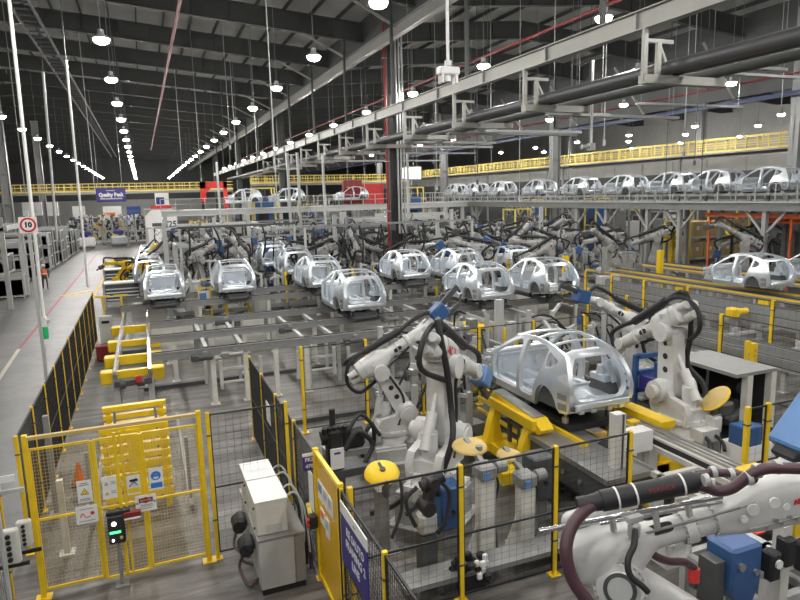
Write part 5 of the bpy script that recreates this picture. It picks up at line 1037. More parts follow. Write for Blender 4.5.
for px, py in ((706, 480), (713, 472), (731, 474), (748, 478), (757, 471), (778, 467)): c = atT(px, py, 5.12 if py != 472 and py != 474 else 5.35); m.cyl(c-ax*.02, c+ax*.02, .058 if px > 740 else .05, 14)
m.build('hose_clip', 'light_grey', big)
m = MBX(); c = atT(694, 568, 5.5); m.cyl(c, c+V((0, 0, -.12)), .05, 12); m.build('connector', 'red', big)
m = MBX(); m.tube([atT(*p) for p in ((635, 530, 5.2), (634, 545, 5.1), (628, 560, 5.05), (630, 575, 5.02), (642, 586, 5.0), (648, 592, 5.0))], .026, 10, 5); m.build('cable', 'black', big)
m = MBX(); c = atT(634, 530, 5.25); m.cbox(c, (.09, .09, .14), .02); m.box(c+V((0, 0, .1)), (.14, .05, .05)); m.build('cable_clamp', 'light_grey', big)
m = MBX(); m.cyl(atT(539, 531, 5.32), atT(722, 497, 5.32), .022, 12); m.cyl(atT(600, 524, 5.36), atT(722, 502, 5.36), .015, 10); m.build('support_rail', 'chrome', big)
m = MBX(); [m.beam(atT(px, py, 5.33), atT(px+3, py+22, 5.4), .03, .05) for px, py in ((612, 516), (655, 510), (688, 503))]; m.build('rail_bracket', 'light_grey', big, 0)
# ---- what stands around it
p = atT(733, 560, 6.3); t = thing('weld_transformer', 'blue transformer box hanging in a grey stand behind the huge robot arm', 'transformer', V((p.x, p.y, 0)))
m = MB(); m.cbox((0, 0, p.z), (.40, .34, .46), .03); m.prism([(-.2, -.2), (.2, -.2), (.1, -.42), (-.02, -.42)], -.15, .15, M(((1, 0, 0, 0), (0, 0, 1, 0), (0, 1, 0, p.z), (0, 0, 0, 1)))); m.build('body', 'blue', t)
m = MB(); m.b3(-.35, -.22, -.1, .1, 0, p.z+.1); m.b3(-.35, .2, .12, .2, p.z-.3, p.z-.2); m.build('stand', 'dark_grey', t, 0); m = MB(); m.cyl((-.1, -.17, p.z+.05), (-.1, -.2, p.z+.05), .04, 8); m.cyl((.1, -.17, p.z-.05), (.1, -.2, p.z-.05), .03, 8); m.build('fitting', 'steel', t)
p = atT(795, 430, 6.6); t = thing('spot_gun', 'big pale blue gun body with a white bracket at the right frame edge', 'weld gun', V((p.x+.35, p.y, 0)))
Fg, Lg = axisframe(atT(764, 490, 6.6), atT(832, 394, 6.7)); Fi = M.Translation(-t.location) @ Fg
m = MB(Fi); m.cbox((0, .0, Lg*.70), (.42, .34, Lg*.62), .03); m.build('body', 'sky_blue', t); m = MB(Fi); m.cbox((-.02, -.02, Lg*.36), (.3, .26, .14), .02); m.cbox((.22, -.05, Lg*.6), (.05, .3, .5), .02); m.build('end_plate', 'black', t)
m = MB(Fi); m.cbox((-.05, -.05, Lg*.18), (.22, .2, .38), .03); m.cbox((.02, .0, 0), (.3, .16, .2), .03); m.build('bracket', 'white', t); m = MB(Fi); m.box((-.05, -.155, Lg*.2), (.12, .01, .2)); m.build('label_plate', 'light_grey', t, 0)
m = MB(); m.cyl((.5, .2, 0), (.5, .2, p.z+.2), .12, 14); m.box((.5, .2, .02), (.6, .6, .04)); m.beam((.5, .2, p.z+.1), (.1, .05, p.z+.1), .14, .14); m.build('stand', 'light_grey', t)
t = thing('machine_stand', 'grey machine frame with red stripes at the lower right corner', 'machine frame', V((6.75, 5.35, 0)))
m = MB()
for z in (1.0, 1.75):
    for y in (-.5, .7): m.beam((-.2, y, z), (1.3, y, z), .1, .1)
    for x in (-.2, .6, 1.3): m.beam((x, -.5, z), (x, .7, z), .1, .1)
for x in (-.2, .6, 1.3):
    for y in (-.5, .7): m.beam((x, y, 0), (x, y, 1.8), .1, .1)
m.build('bars', 'light_grey', t, 0); m = MB(); m.b3(-.1, 1.2, -.4, .6, .9, .95); m.cbox((.2, .1, 1.2), (.5, .5, .5), .04); m.cbox((.9, .2, 1.5), (.35, .4, .8), .04); m.cyl((.5, -.3, 1.6), (.5, .4, 1.6), .1, 12); m.build('machine', 'dark_grey', t); m = MB(); m.b3(-.15, .0, -.3, .3, 1.8, 1.815); m.b3(.1, .2, -.3, .3, 1.8, 1.815); m.build('stripe', 'red', t, 0); m = MB(); m.cbox((1.0, .75, 1.9), (.4, .2, .3), .03); m.build('motor', 'yellow', t)
t = thing('valve_stand', 'dark valve stand with pale gauges at the right frame edge', 'valve stand', atT(780, 565, 6.4)*1); t.location.z = 0
zt = atT(780, 520, 6.4).z
m = MB(); m.b3(-.06, .06, -.06, .06, 0, zt); m.b3(-.3, .3, -.05, .05, zt-.5, zt-.42); m.build('post', 'offwhite', t, 0); m = MB(); [m.cbox((x, -.06, zt-.35+.1*(k % 2)), (.14, .14, .3), .02) for k, x in enumerate((-.22, -.02, .2))]; m.build('valve', 'black', t); m = MB(); [m.cyl((x, -.14, zt-.3), (x, -.16, zt-.3), .045, 12) for x in (-.22, .2)]; m.build('gauge', 'white', t); m = MB(); m.cbox((.3, .1, zt-.1), (.3, .2, .25), .03); m.build('motor', 'yellow', t)
# ================================================================ robot cells behind the car bodies
random.seed(21)
poses = [(-15, 15, -30, 'gun', 1), (10, -10, -60, 'gun', -1), (-28, 35, 20, 'grip', 1), (25, -25, -70, 'gun', 1), (0, 30, -10, 'cup', -1), (-10, -20, -80, 'grip', -1), (35, 5, -40, 'gun', 1)]
protos = []
PL = []
def free(x, y, d=2.15):
    return all((x-a)**2+(y-b)**2 > d*d for a, b in PL)
def put(pi, loc, yaw, label, group):
    PL.append((loc[0], loc[1]))
    if pi >= len(protos) or protos[pi] is None:
        q1, q2, q3, tl, hs = poses[pi]
        r = make_robot('welding_robot' if tl == 'gun' else 'handling_robot', label, loc, yaw, q1, q2, q3, tl, 1.2, 'robot_grey', .5, group, hose_side=hs)
        protos[pi] = r; return r
    return dup(protos[pi], loc, yaw, label, group)
protos = [None]*len(poses)
POSE = ('leaning back', 'standing upright', 'with raised gripper', 'bent forward', 'with raised forearm', 'with drooping gripper', 'stretched forward')
rows = [('first row behind car bodies', 35.8, 3.0, 23.5, 11, 1.2), ('second row behind car bodies', 41.5, 1.5, 27, 13, 1.4), ('third row before the far deck', 49, 2.5, 27, 12, 1.6), ('last row by the far deck', 57, 2, 30, 12, 1.8)]
n = 0
for where, y, x0, x1, k, j in rows:
    for i in range(k):
        for _ in range(30):
            x = x0+(x1-x0)*i/(k-1)+random.uniform(-.7, .7); yy = y+random.uniform(-j, j)
            if free(x, yy): break
        if abs(x-COLX) < 1.2 and abs(yy-37.5) < 1.6: yy += 2.6
        pi = (n*3+i) % 7; n += 1
        put(pi, (x, yy, 0), random.uniform(-PI, PI), 'grey robot %s, %s from the aisle, %s' % (POSE[pi], nth(i), where), 'grey robots, '+where)
cells = [(17.2, 31.2, 0, 2.6), (19, 34.8, 1, .4), (21.6, 29.2, 3, 2.9), (23.2, 32.5, 6, 2.2), (24.2, 28.6, 4, 3.4), (22.8, 36, 2, .2), (25.0, 36.5, 0, 1.0), (20.6, 39, 3, -.6), (24.2, 42, 1, 2.0), (30.5, 31.5, 5, 2.4), (27.9, 32, 1, 2.6), (29.2, 37, 6, 2.1)]
for i, (x, y, pi, yw) in enumerate(cells):
    put(pi, (x, y, 0), yw, 'grey robot %s, %s counted in the cell before the upper deck' % (POSE[pi], nth(i)), 'grey robots below the upper deck')
random.seed(8); n = 0
for k in range(400):
    x, y = random.uniform(2.5, 31.5), random.uniform(34.8, 50)
    if n >= 40: break
    if not free(x, y, 1.9) or (abs(x-COLX) < 1.4 and abs(y-37.5) < 2) or y < 24+x*.45 and x > 20: continue
    put((n*5+2) % 7, (x, y, 0), random.uniform(-PI, PI), 'grey robot with black hoses in the crowd of robots behind the car bodies', 'crowded robots behind the car bodies'); n += 1
# jigs, cabinets, posts between them
def jig(seed, name, label, loc, rz, group, tone):
    rnd = random.Random(seed); t = thing(name, label, 'jig', loc, rz, group)
    m = MB(); m.b3(-1.1, 1.1, -.6, .6, .3, .5); [m.b3(x-.1, x+.1, y-.1, y+.1, 0, .3) for x in (-.9, .9) for y in (-.5, .5)]; m.build('base', 'grey', t, 0)
    m = MB()
    for k in range(7): x, y, h = rnd.uniform(-1, 1), rnd.uniform(-.5, .5), rnd.uniform(.6, 1.9); m.b3(x-.06, x+.06, y-.06, y+.06, .5, h+.5); m.beam((x, y, h+.4), (x+rnd.uniform(-.5, .5), y+rnd.uniform(-.3, .3), h+rnd.uniform(.2, .7)), .09, .09)
    m.build('upright', 'light_grey', t, 0)
    m = MB()
    for k in range(6): c = (rnd.uniform(-1, 1), rnd.uniform(-.5, .5), rnd.uniform(.7, 2.0)); m.cbox(c, (rnd.uniform(.12, .35), rnd.uniform(.12, .3), rnd.uniform(.15, .4)), .02)
    m.build('clamp', tone, t)
    m = MB()
    for k in range(4): a = V((rnd.uniform(-1, 1), rnd.uniform(-.5, .5), rnd.uniform(.8, 2.3))); b = V((rnd.uniform(-1, 1), rnd.uniform(-.5, .5), rnd.uniform(.4, 1.2))); m.tube([a, a.lerp(b, .4)+V((.2, .1, .35)), b], .035, 6)
    m.build('cable', 'black', t); return t
jigs = []
random.seed(5)
JT = ('steel', 'blue', 'dark_grey', 'yellow')
for i in range(56):
    row = i % 4; y = (33.5, 38.8, 45.3, 53)[row]+random.uniform(-.8, .8); x = 2.0+(i//4)*1.9+random.uniform(-.5, .5); kd = (i*3+i//4) % 4
    if abs(x-COLX) < 1.5 and abs(y-37.5) < 2.4: x += 2.6
    lb = 'low grey welding jig with %s clamps among the grey robots' % ('steel', 'blue', 'dark', 'yellow')[kd]
    g = 'welding jigs with %s clamps' % ('steel', 'blue', 'dark', 'yellow')[kd]
    if len(jigs) < 4 and all(k != kd for k, _ in jigs): jigs.append((kd, jig(kd+3, 'welding_jig', lb, (x, y, 0), random.uniform(-.3, .3), g, JT[kd])))
    else:
        src = [j for k, j in jigs if k == kd][0]; dup(src, (x, y, 0), random.choice((0, PI, PI/2, .4)), lb, g)
pc = {}
def postrow(kind, mt, h, w_, spots, label, group, cat='post'):
    o0 = None
    for x, y in spots:
        if o0 is None: m = MB(); m.b3(-w_/2, w_/2, -w_/2, w_/2, 0, h); m.box((0, 0, .01), (w_*2.2, w_*2.2, .02)); o0 = tag(m.build(kind, mt, smooth=0, loc=(x, y, 0)), label, cat, group)
        else: o = o0.copy(); COL.objects.link(o); o.location = (x, y, 0)
random.seed(9)
postrow('steel_post', 'light_grey', 4.9, .22, [(1.0+3.1*i+random.uniform(-.6, .6), 34.5+(i*5.3) % 13) for i in range(9)], 'tall pale square post rising among the grey robots', 'tall pale posts among the robots')
postrow('steel_post', 'light_grey', 9.0, .16, [(9.5, 44), (10.2, 44), (12.8, 47), (18.8, 45), (6, 55), (21, 55)], 'very tall slim pale post reaching up to the duct racks', 'very tall slim posts')
postrow('yellow_post', 'yellow', 2.1, .12, [(3.4+1.75*i+random.uniform(-.5, .5), 32.4+(i % 3)*.5) for i in range(8)], 'yellow fence post between the rear car bodies and the robots', 'yellow posts before the robots')
postrow('yellow_post', 'yellow', 2.6, .26, [(20.4, 27.6), (26.4, 27.2), (17.2, 34.6)], 'thick yellow guard post by the foot of the upper deck', 'thick yellow guard posts')
k = 0
for x, y, sx, h in ((17.2, 26.6, 1.3, 1.6), (18.6, 27.2, .8, 1.5), (22.5, 26.8, 1.1, 1.5), (24.6, 26.0, .9, 1.2), (16.0, 29.8, .9, 1.8), (5.2, 32.2, .9, 1.5), (9.5, 32.6, 1.1, 1.4), (2.1, 33.8, 1.0, 1.9), (30, 34, 1.2, 1.8)):
    t = thing('control_cabinet', 'grey control cabinet before the grey robots, %s in its group' % nth(k), 'cabinet', (x, y, 0), 0, 'grey cabinets before the robots'); k += 1
    m = MB(); m.cbox((0, 0, h/2), (sx, .6, h), .02); m.build('body', 'light_grey', t); m = MB(); m.b3(-sx*.42, sx*.42, -.32, -.3, .15, h-.15); m.build('door', 'offwhite', t, 0); m = MB(); m.b3(sx*.3, sx*.34, -.34, -.32, h*.4, h*.6); m.build('handle', 'black', t, 0)
# portal frames with pale posts over the robots
k = 0
for x, y, w_, h in ((1.6, 38.5, 4.6, 3.4), (7.5, 45, 5, 3.8), (14.8, 44, 6, 4.2), (19.5, 52, 6, 4.2), (2.5, 52, 6, 4.0)):
    t = thing('portal_frame', 'pale steel portal frame over the robots, %s from the near side' % nth(k), 'portal frame', (x, y, 0), 0, 'portal frames over the robots'); k += 1
    for dx in (0, w_):
        for dy in (0, 2.2): m = MB(); m.b3(dx-.1, dx+.1, dy-.1, dy+.1, 0, h); m.build('leg', 'light_grey', t, 0)
    m = MB(); [m.beam((0, dy, h), (w_, dy, h), .2, .22) for dy in (0, 2.2)]; [m.beam((dx, 0, h), (dx, 2.2, h), .16, .2) for dx in (0, w_/2, w_)]; [m.beam((0, dy, h*.72), (w_, dy, h*.72), .08, .1) for dy in (0, 2.2)]; m.build('cross_beam', 'light_grey', t, 0)
# white tube cage beside the aisle car bodies
t = thing('tube_cage', 'white barred cage between the first two rear car bodies', 'cage', (2.2, 36.8, 0)); m = MB(); [m.beam((x, 0, 0), (x, 0, 2.6), .07, .07) for x in (0, .35, .7, 1.05, 1.4)]; [m.beam((0, 0, z), (1.4, 0, z), .07, .07) for z in (.1, 1.2, 2.6)]; [m.beam((x, 0, 2.6), (x, 1.4, 2.6), .07, .07) for x in (0, 1.4)]; [m.beam((x, 1.4, 0), (x, 1.4, 2.6), .07, .07) for x in (0, .7, 1.4)]; m.build('bars', 'white', t, 0)
for i, (x, y) in enumerate(((2.15, 31.2), (2.5, 34.6))):
    m = MB(); [m.beam((x+dx, y, 0), (x+dx, y, 1.9), .08, .08) for dx in (0, .55)]; [m.beam((x, y, z), (x+.55, y, z), .06, .06) for z in (.5, 1.1, 1.85)]; tag(m.build('yellow_ladder', 'yellow', smooth=0), 'small yellow upright ladder rack between the first two rear car bodies, the %s' % ('front one', 'one behind')[i], 'frame')
t = thing('notice_stand', 'notice boards with blue and white sheets between the first two rear car bodies', 'notice stand', (2.35, 30.6, 0)); m = MB(); m.b3(-.03, .03, 0, .04, 0, 1.9); m.build('post', 'grey', t, 0); m = MB(); m.b3(-.25, .25, -.02, 0, 1.2, 1.8); m.build('white_sheet', 'white', t, 0); m = MB(); m.b3(-.22, .1, -.03, -.02, 1.4, 1.7); m.build('blue_sheet', 'sky_blue', t, 0)
# ---- right: crates on racks, orange monorail with hooks
t = thing('storage_rack', 'pallet rack with yellow posts holding brown crates under the upper deck', 'rack', (40.0, 38.2, 0))
m = MB(); [m.b3(x-.08, x+.08, y-.06, y+.06, 0, 4.6) for x in (0, 3.2, 6.4) for y in (0, 1.2)]; m.build('post', 'yellow_pale', t, 0); m = MB(); [m.b3(0, 6.4, y-.04, y+.04, z, z+.14) for y in (0, 1.2) for z in (.3, 1.95)]; m.build('shelf_beam', 'offwhite', t, 0)
k = 0
for z in (.46, 2.11):
    for x in (.9, 2.3, 4.2, 5.6):
        t = thing('crate', 'brown wooden crate on the pallet rack, %s in the %s tier' % (nth(k % 4), 'lower' if z < 1 else 'upper'), 'crate', (40.0+x, 38.8, z), 0, 'brown crates on the rack'); k += 1
        m = MB(); m.cbox((0, 0, .6), (1.25, 1.1, 1.1), .02); m.build('box', 'cardboard', t); m = MB(); m.b3(-.6, .6, -.5, .5, 0, .06); [m.b3(x-.08, x+.08, -.56, -.55, .06, 1.14) for x in (-.5, .5)]; m.build('batten', 'tan', t, 0); m = MB(); m.b3(-.15, .15, -.57, -.56, .5, .8); m.build('label_sheet', 'white', t, 0)
for i, (x0, x1, y, z) in enumerate(((18, 31.2, 34.0, 4.2), (20, 28.0, 35.1, 3.85), (18, 26.5, 36.3, 3.8))):
    t = thing('orange_rail', 'orange overhead crane rail under the upper deck, %s of three from the crates' % nth(i), 'crane rail', (y, x0, 0), PI/2, 'orange crane rails'); m = MB(); m.b3(0, x1-x0, -.1, .1, z-.12, z+.14); m.build('rail', 'orange', t, 0); m = MB(); [m.b3(x-.04, x+.04, -.04, .04, z+.14, 4.55) for x in (.5, (x1-x0)/2, x1-x0-.4)]; m.build('hanger', 'dark_red', t, 0)
    m = MB(); [m.b3(x-.05, x+.05, y2-.05, y2+.05, 0, z-.12) for x, y2 in ((1.6, 0), ((x1-x0)*.55, 0), (x1-x0-.3, 0))]; m.build('support_post', 'dark_red' if i else 'orange', t, 0)
for i, (x, y) in enumerate(((34.0, 29.2), (34.0, 24.2))):
    t = thing('hoist', 'yellow hoist hanging from the orange rails, the %s one' % ('crate-side', 'frame-edge')[i], 'hoist', (x, y, 0)); m = MB(); m.cbox((0, 0, 3.2), (.5, .4, .45), .1); m.cyl((-.3, 0, 3.2), (.3, 0, 3.2), .2, 14); m.build('body', 'yellow', t); m = MB(); m.cyl((0, 0, 1.6), (0, 0, 4.05), .03, 6); m.cyl((.1, 0, 1.2), (.1, 0, 3), .06, 8); m.build('chain', 'black', t)
t = thing('lifting_arm', 'yellow and black lifting arm left of the brown crates', 'lifting arm', (37.2, 37.2, 0)); m = MB(); m.beam((0, 0, 0), (0, 0, 2.6), .3, .3); m.beam((-.6, 0, 2.2), (1.4, 0, 3.4), .3, .22); m.build('arm', 'yellow', t); m = MB(); m.tube([(-.3, -.1, 2.4), (.2, -.2, 3.3), (1, -.2, 3.5), (1.1, -.1, 2.6), (.3, -.1, 2.2)], .09, 8); m.build('hose', 'black', t)
for i, (x, y) in enumerate(((32.2, 26.2), (36.8, 29), (39.5, 31))): put(4-i, (x, y, 0), 2.4, 'pale robot beyond the silver car bodies, %s from the crates' % nth(i), 'robots beyond the silver car bodies')

# service beams, cable drops and thin stands that fill the cells
random.seed(33); k = 0
for i in range(14):
    y = 34+i*1.9; x0 = random.uniform(0, 14); L_ = random.uniform(6, 13); z = random.uniform(3.7, 4.5)
    t = thing('cable_bridge', 'thin service bridge with hanging cables over the grey robots, %s going back' % nth(k), 'cable bridge', (x0, y, 0), 0, 'service bridges over the robots'); k += 1
    m = MB(); m.b3(0, L_, -.05, .05, z, z+.11); m.build('beam', ('grey', 'dark_grey', 'steel')[i % 3], t, 0)
    for x in (.1, L_-.1): m = MB(); m.b3(x-.06, x+.06, -.06, .06, 0, z); m.build('leg', 'light_grey', t, 0)
    m = MB(); 
    for j in range(int(L_/1.3)): x = .6+j*1.3; m.tube([(x, 0, z), (x+random.uniform(-.2, .4), -.1, z-.9), (x+random.uniform(-.3, .5), 0, z-random.uniform(1.4, 2.4))], .05, 6)
    m.build('cable', 'black', t)
    m = MB(); [m.cbox((x, 0, z-.2), (.3, .2, .35), .02) for x in (L_*.2, L_*.5, L_*.8)]; m.build('valve_cluster', ('dark_grey', 'steel', 'blue')[i % 3], t)

# jigs and stands close behind the white robots
random.seed(44)
for i, (x, y, kd, rz) in enumerate(((6.1, 13.3, 0, .2), (6.9, 16.6, 2, 0), (9.3, 17.6, 0, PI/2), (11.9, 16.8, 2, .1), (14.2, 17.4, 1, 0), (10.6, 14.4, 2, 1.2))):
    src = [j for k, j in jigs if k == kd][0]
    dup(src, (x, y, 0), rz, 'low welding jig close behind the white robots, %s from the aisle' % nth((0, 1, 2, 4, 5, 3)[i]), 'welding jigs close behind the white robots')
for i, (x, y, z, mt) in enumerate(((1.05, 18.72, 1.5, 'dark_grey'), (1.9, 18.72, 1.5, 'steel'), (5.6, 18.72, 1.5, 'dark_grey'), (4.2, 21.85, 1.4, 'dark_grey'), (8.1, 21.85, 1.4, 'steel'), (2.3, 24.4, 1.4, 'dark_grey'), (10.6, 21.85, 1.4, 'dark_grey'))):
    t = thing('gear_motor', 'small %s gear motor bolted to the transfer beams, %s in order' % ({'dark_grey': 'dark', 'yellow': 'yellow', 'steel': 'steel'}[mt], nth(i)), 'motor', (x, y, z), 0, 'gear motors on the transfer beams')
    m = MB(); m.cbox((0, 0, 0), (.22, .2, .2), .03); m.cyl((.1, 0, 0), (.5, 0, 0), .1, 12); m.build('motor', mt, t); m = MB(); m.box((.3, 0, .13), (.14, .12, .08)); m.cyl((-.1, 0, 0), (-.16, 0, 0), .05, 8); m.build('terminal_box', 'grey', t)
# booths, cabinets and racks far behind
random.seed(77); mts = ('offwhite', 'light_grey', 'white', 'grey', 'dark_grey', 'steel', 'offwhite', 'blue'); bt = {}
for i in range(30):
    x = 4.6+i*1.08+random.uniform(-.3, .3); y = random.choice((68, 72, 77, 83))+random.uniform(-1, 1); kd = i % 8; hz = random.uniform(.8, 1.25)
    if kd not in bt:
        h = 3+kd*.45; t = bt[kd] = thing('machine_booth', 'machine booth far behind the far deck', 'booth', (x, y, 0), 0, 'machine booths behind the far deck')
        m = MB(); m.cbox((0, .6, h*.42), (1.5, 1.2, h*.84), .04); m.build('cabin', mts[kd], t); m = MB(); [m.b3(a-.06, a+.06, b-.06, b+.06, 0, h) for a in (-.85, .85) for b in (-.2, 1.4)]; [m.b3(-.85, .85, b-.05, b+.05, z-.06, z+.06) for b in (-.2, 1.4) for z in (h*.5, h-.06)]; m.build('frame', ('light_grey', 'yellow_pale', 'grey')[kd % 3], t, 0)
        m = MB(); m.b3(-.5, .3, -.03, .0, h*.3, h*.62); m.build('window', ('dark_grey', 'black', 'light_grey')[kd % 3], t, 0); m = MB(); [m.tube([(a, .2, h*.8), (a+.1, .1, h*1.02), (a+.5, .2, h*.9), (a+.6, 0, h*.3)], .06, 6) for a in (-.6, .1)]; m.build('duct', 'dark_grey', t)
    else: t = dup(bt[kd], (x, y, 0), 0)
    t.scale = (random.uniform(.8, 1.3), 1, hz)
for i in range(16):
    x = 31+(i % 4)*3.2+random.uniform(-.8, .8)+8*(i//8); y = 42+(i//4)*7+random.uniform(-2, 2); kd = (i*3) % 8
    if kd in bt: t = dup(bt[kd], (x if x < 32.5 or x > 38.5 else x+6.3, y, 0), -PI/2, 'machine booth beyond the upper deck', 'machine booths beyond the upper deck'); t.scale = (random.uniform(.8, 1.3), 1, random.uniform(.7, 1.1))
# ================================================================ the aisle side
# person
def skin_body(name, joints, edges, mt, parent, root=0):
    me = bpy.data.meshes.new(name); me.from_pydata([j[0] for j in joints], edges, []); o = bpy.data.objects.new(name, me); COL.objects.link(o); o.parent = parent
    md = o.modifiers.new('skin', 'SKIN'); 
    for i, j in enumerate(joints): me.skin_vertices[0].data[i].radius = (j[1], j[2] if len(j) > 2 else j[1]); 
    me.skin_vertices[0].data[root].use_root = True
    o.modifiers.new('sub', 'SUBSURF').levels = 1; md.use_smooth_shade = True
    bpy.context.view_layer.update()
    m2 = bpy.data.meshes.new_from_object(o.evaluated_get(bpy.context.evaluated_depsgraph_get())); o.modifiers.clear(); o.data = m2; m2.materials.clear(); m2.materials.append(MATS[mt]); m2.name = name; return o
pp = at(46, 289.5); t = thing('person', 'person in dark overalls, hi-vis vest and white helmet walking along the aisle', 'person', (pp.x, pp.y, 0), .3)
J = [((0, 0, .95), .13, .10), ((0, 0, 1.18), .14, .10), ((0, 0, 1.38), .15, .10), ((0, 0, 1.50), .06), ((0, -.01, 1.62), .09, .10), ((0, -.01, 1.70), .08),
     ((.10, -.02, .88), .085), ((.11, -.12, .50), .06), ((.11, -.10, .10), .045), ((.11, -.22, .04), .045), ((-.10, .02, .88), .085), ((-.11, .08, .50), .06), ((-.11, .26, .12), .045), ((-.11, .20, .05), .045),
     ((.20, 0, 1.41), .06), ((.26, .05, 1.14), .045), ((.27, -.05, .90), .036), ((.27, -.08, .82), .035), ((-.20, 0, 1.41), .06), ((-.26, -.04, 1.14), .045), ((-.24, -.18, .96), .036), ((-.23, -.24, .92), .035)]
skin_body('body', J, [(0, 1), (1, 2), (2, 3), (3, 4), (4, 5), (0, 6), (6, 7), (7, 8), (8, 9), (0, 10), (10, 11), (11, 12), (12, 13), (2, 14), (14, 15), (15, 16), (16, 17), (2, 18), (18, 19), (19, 20), (20, 21)], 'dark_grey', t)
m = MB(); m.ball((0, -.02, 1.62), .098, 10, (.9, 1, 1.15)); m.ball((0, -.12, 1.61), .02, 6); [m.ball((s*.095, -.02, 1.61), .025, 6) for s in (-1, 1)]; m.build('face', 'skin', t)
m = MB(); m.lathe([(.13, 1.66), (.125, 1.68), (.115, 1.75), (.07, 1.80), (.01, 1.81)], 16, M.Translation((0, -.01, 0))); m.b3(-.08, .08, -.17, -.1, 1.66, 1.68); m.build('helmet', 'white', t)
m = MB(); m.loft([(1.02, 0, 0, .175, .135, 2.4), (1.2, 0, 0, .185, .14, 2.4), (1.38, 0, 0, .195, .135, 2.4), (1.46, 0, 0, .12, .10, 2.2)], None, 16); m.build('vest', 'orange', t); m = MB(); m.loft([(1.12, 0, 0, .19, .147, 2.4), (1.17, 0, 0, .192, .149, 2.4)], None, 16); m.build('reflective_band', 'white', t)
m = MB(); [m.ball(c, .035, 6) for c in ((.27, -.09, .80), (-.23, -.26, .91))]; m.build('hand', 'skin', t)
# speed sign on its post with the steel gantry
t = thing('speed_sign', 'round red-rimmed speed limit sign reading 10 beside the aisle', 'sign', atY(28, 225, 20)); s = .20
m = MB(); m.b3(-s*1.1, s*1.1, .0, .02, -s*1.1, s*1.1); m.build('plate', 'white', t, 0)
m = MB(); m.cyl((0, -.006, 0), (0, 0, 0), s, 28); m.build('red_ring', 'red', t); m = MB(); m.cyl((0, -.012, 0), (0, -.006, 0), s*.74, 28); m.build('face', 'white', t)
text('10', s*.95, 'black', t, M.Translation((0, -.014, 0)) @ M.Rotation(PI/2, 4, 'X'), bold=.012)
zt = t.location.z; m = MB(); m.b3(-.05, .03, .03, .12, -zt, .4); m.build('post', 'light_grey', t, 0)
t = thing('steel_gantry', 'pale steel gantry with diagonal brace at the left frame edge', 'gantry', (-10.6, 42, 0)); m = MB(); [m.b3(x-.12, x+.12, y-.12, y+.12, 0, 4.7) for x in (0, 3.1) for y in (0, 6)]; m.build('post', 'light_grey', t, 0); m = MB(); [m.b3(-3.5, 3.4, y-.12, y+.12, 4.5, 4.8) for y in (0, 6)]; [m.b3(x-.1, x+.1, 0, 6, 4.5, 4.75) for x in (-2, 0, 3.1)]; m.build('beam', 'light_grey', t, 0); m = MB(); m.beam((3.1, 0, 2.6), (1.0, 0, 4.5), .12, .12); m.beam((0, 0, 2.6), (2.1, 0, 4.5), .12, .12); m.build('brace', 'light_grey', t, 0)
m = MB(); m.b3(-3.4, 2.9, -.3, -.2, 3.9, 4.25); m.build('red_banner', 'orange', t, 0)
t = thing('curtain', 'dark strip curtain at the left frame edge under the gantry', 'curtain', (-11.2, 44, 0)); m = MB(); [m.b3(-1.8+.3*k, -1.53+.3*k, .04*(k % 2), .04*(k % 2)+.02, .1, 3.7) for k in range(12)]; m.build('strip', 'black', t, 0)
m = MB(); m.beam((-8.9, 39.5, 0), (-8.9, 39.5, 1.9), .1, .1); m.b3(-9.5, -8.85, 39.45, 39.55, .5, .6); m.b3(-9.5, -9.4, 39.45, 39.55, 0, 1.9); tag(m.build('yellow_barrier', 'yellow', smooth=0), 'yellow upright barrier at the left frame edge', 'barrier')
# racks of containers along the aisle
def steel_crate(name, label, loc, sx, sy, h, group, fill='grey', tiers=2):
    t = thing(name, label, 'rack', loc, 0, group); m = MB(); [m.b3(x-.05, x+.05, y-.05, y+.05, 0, h) for x in (-sx/2, sx/2) for y in (-sy/2, sy/2)]
    for k in range(tiers+1):
        z = .15+(h-.2)*k/tiers
        for y in (-sy/2, sy/2): m.b3(-sx/2, sx/2, y-.04, y+.04, z-.05, z+.05)
        for x in (-sx/2, sx/2): m.b3(x-.04, x+.04, -sy/2, sy/2, z-.05, z+.05)
    m.build('frame', 'light_grey', t, 0); rnd = random.Random(name+label)
    m = MB()
    for k in range(tiers):
        z = .2+(h-.2)*k/tiers; m.b3(-sx*.46, sx*.46, -sy*.46, sy*.46, z, z+(h/tiers)*rnd.uniform(.35, .7))
        for j in range(5): m.b3(-sx*.48, sx*.48, -sy*.46+j*sy*.18, -sy*.42+j*sy*.18, z, z+(h/tiers)*.78)
    m.build('load', fill, t, 0); return t
k = 0
for y, x, h in ((51.5, -10.2, 2.6), (55, -9.9, 3.4), (58.5, -9.6, 3.1), (62, -9.7, 3.6), (66, -9.4, 3.4), (70, -9.4, 3.6), (74, -9.2, 3.3), (78.5, -9.2, 3.5), (83, -9.1, 3.0), (87.5, -9.0, 2.8)):
    steel_crate('container_rack', 'grey steel container rack along the left of the aisle, %s from the walking person' % nth(k), (x, y, 0), 2.6, 2.4, h, 'container racks along the aisle', ('grey', 'light_grey', 'dark_grey')[k % 3], 3 if h > 3 else 2); k += 1
for i, (x, y, h) in enumerate(((-8.4, 47.6, 1.5), (-10.9, 47.2, 1.4), (-10.6, 42.8, 1.0))):
    steel_crate('container_rack', ('tall white parts container beside the walking person', 'white parts container behind the gantry post', 'low pale container with orange cloth at the left frame edge')[i], (x, y, 0), 1.8, 1.6, h, None, 'offwhite', 1)
m = MB(); m.lathe([(.22, 1.02), (.2, 1.2), (.06, 1.5)], 12, M.Translation((-10.1, 42.4, 0))); tag(m.build('orange_cover', 'orange'), 'orange cover on the low container at the left frame edge', 'cover')
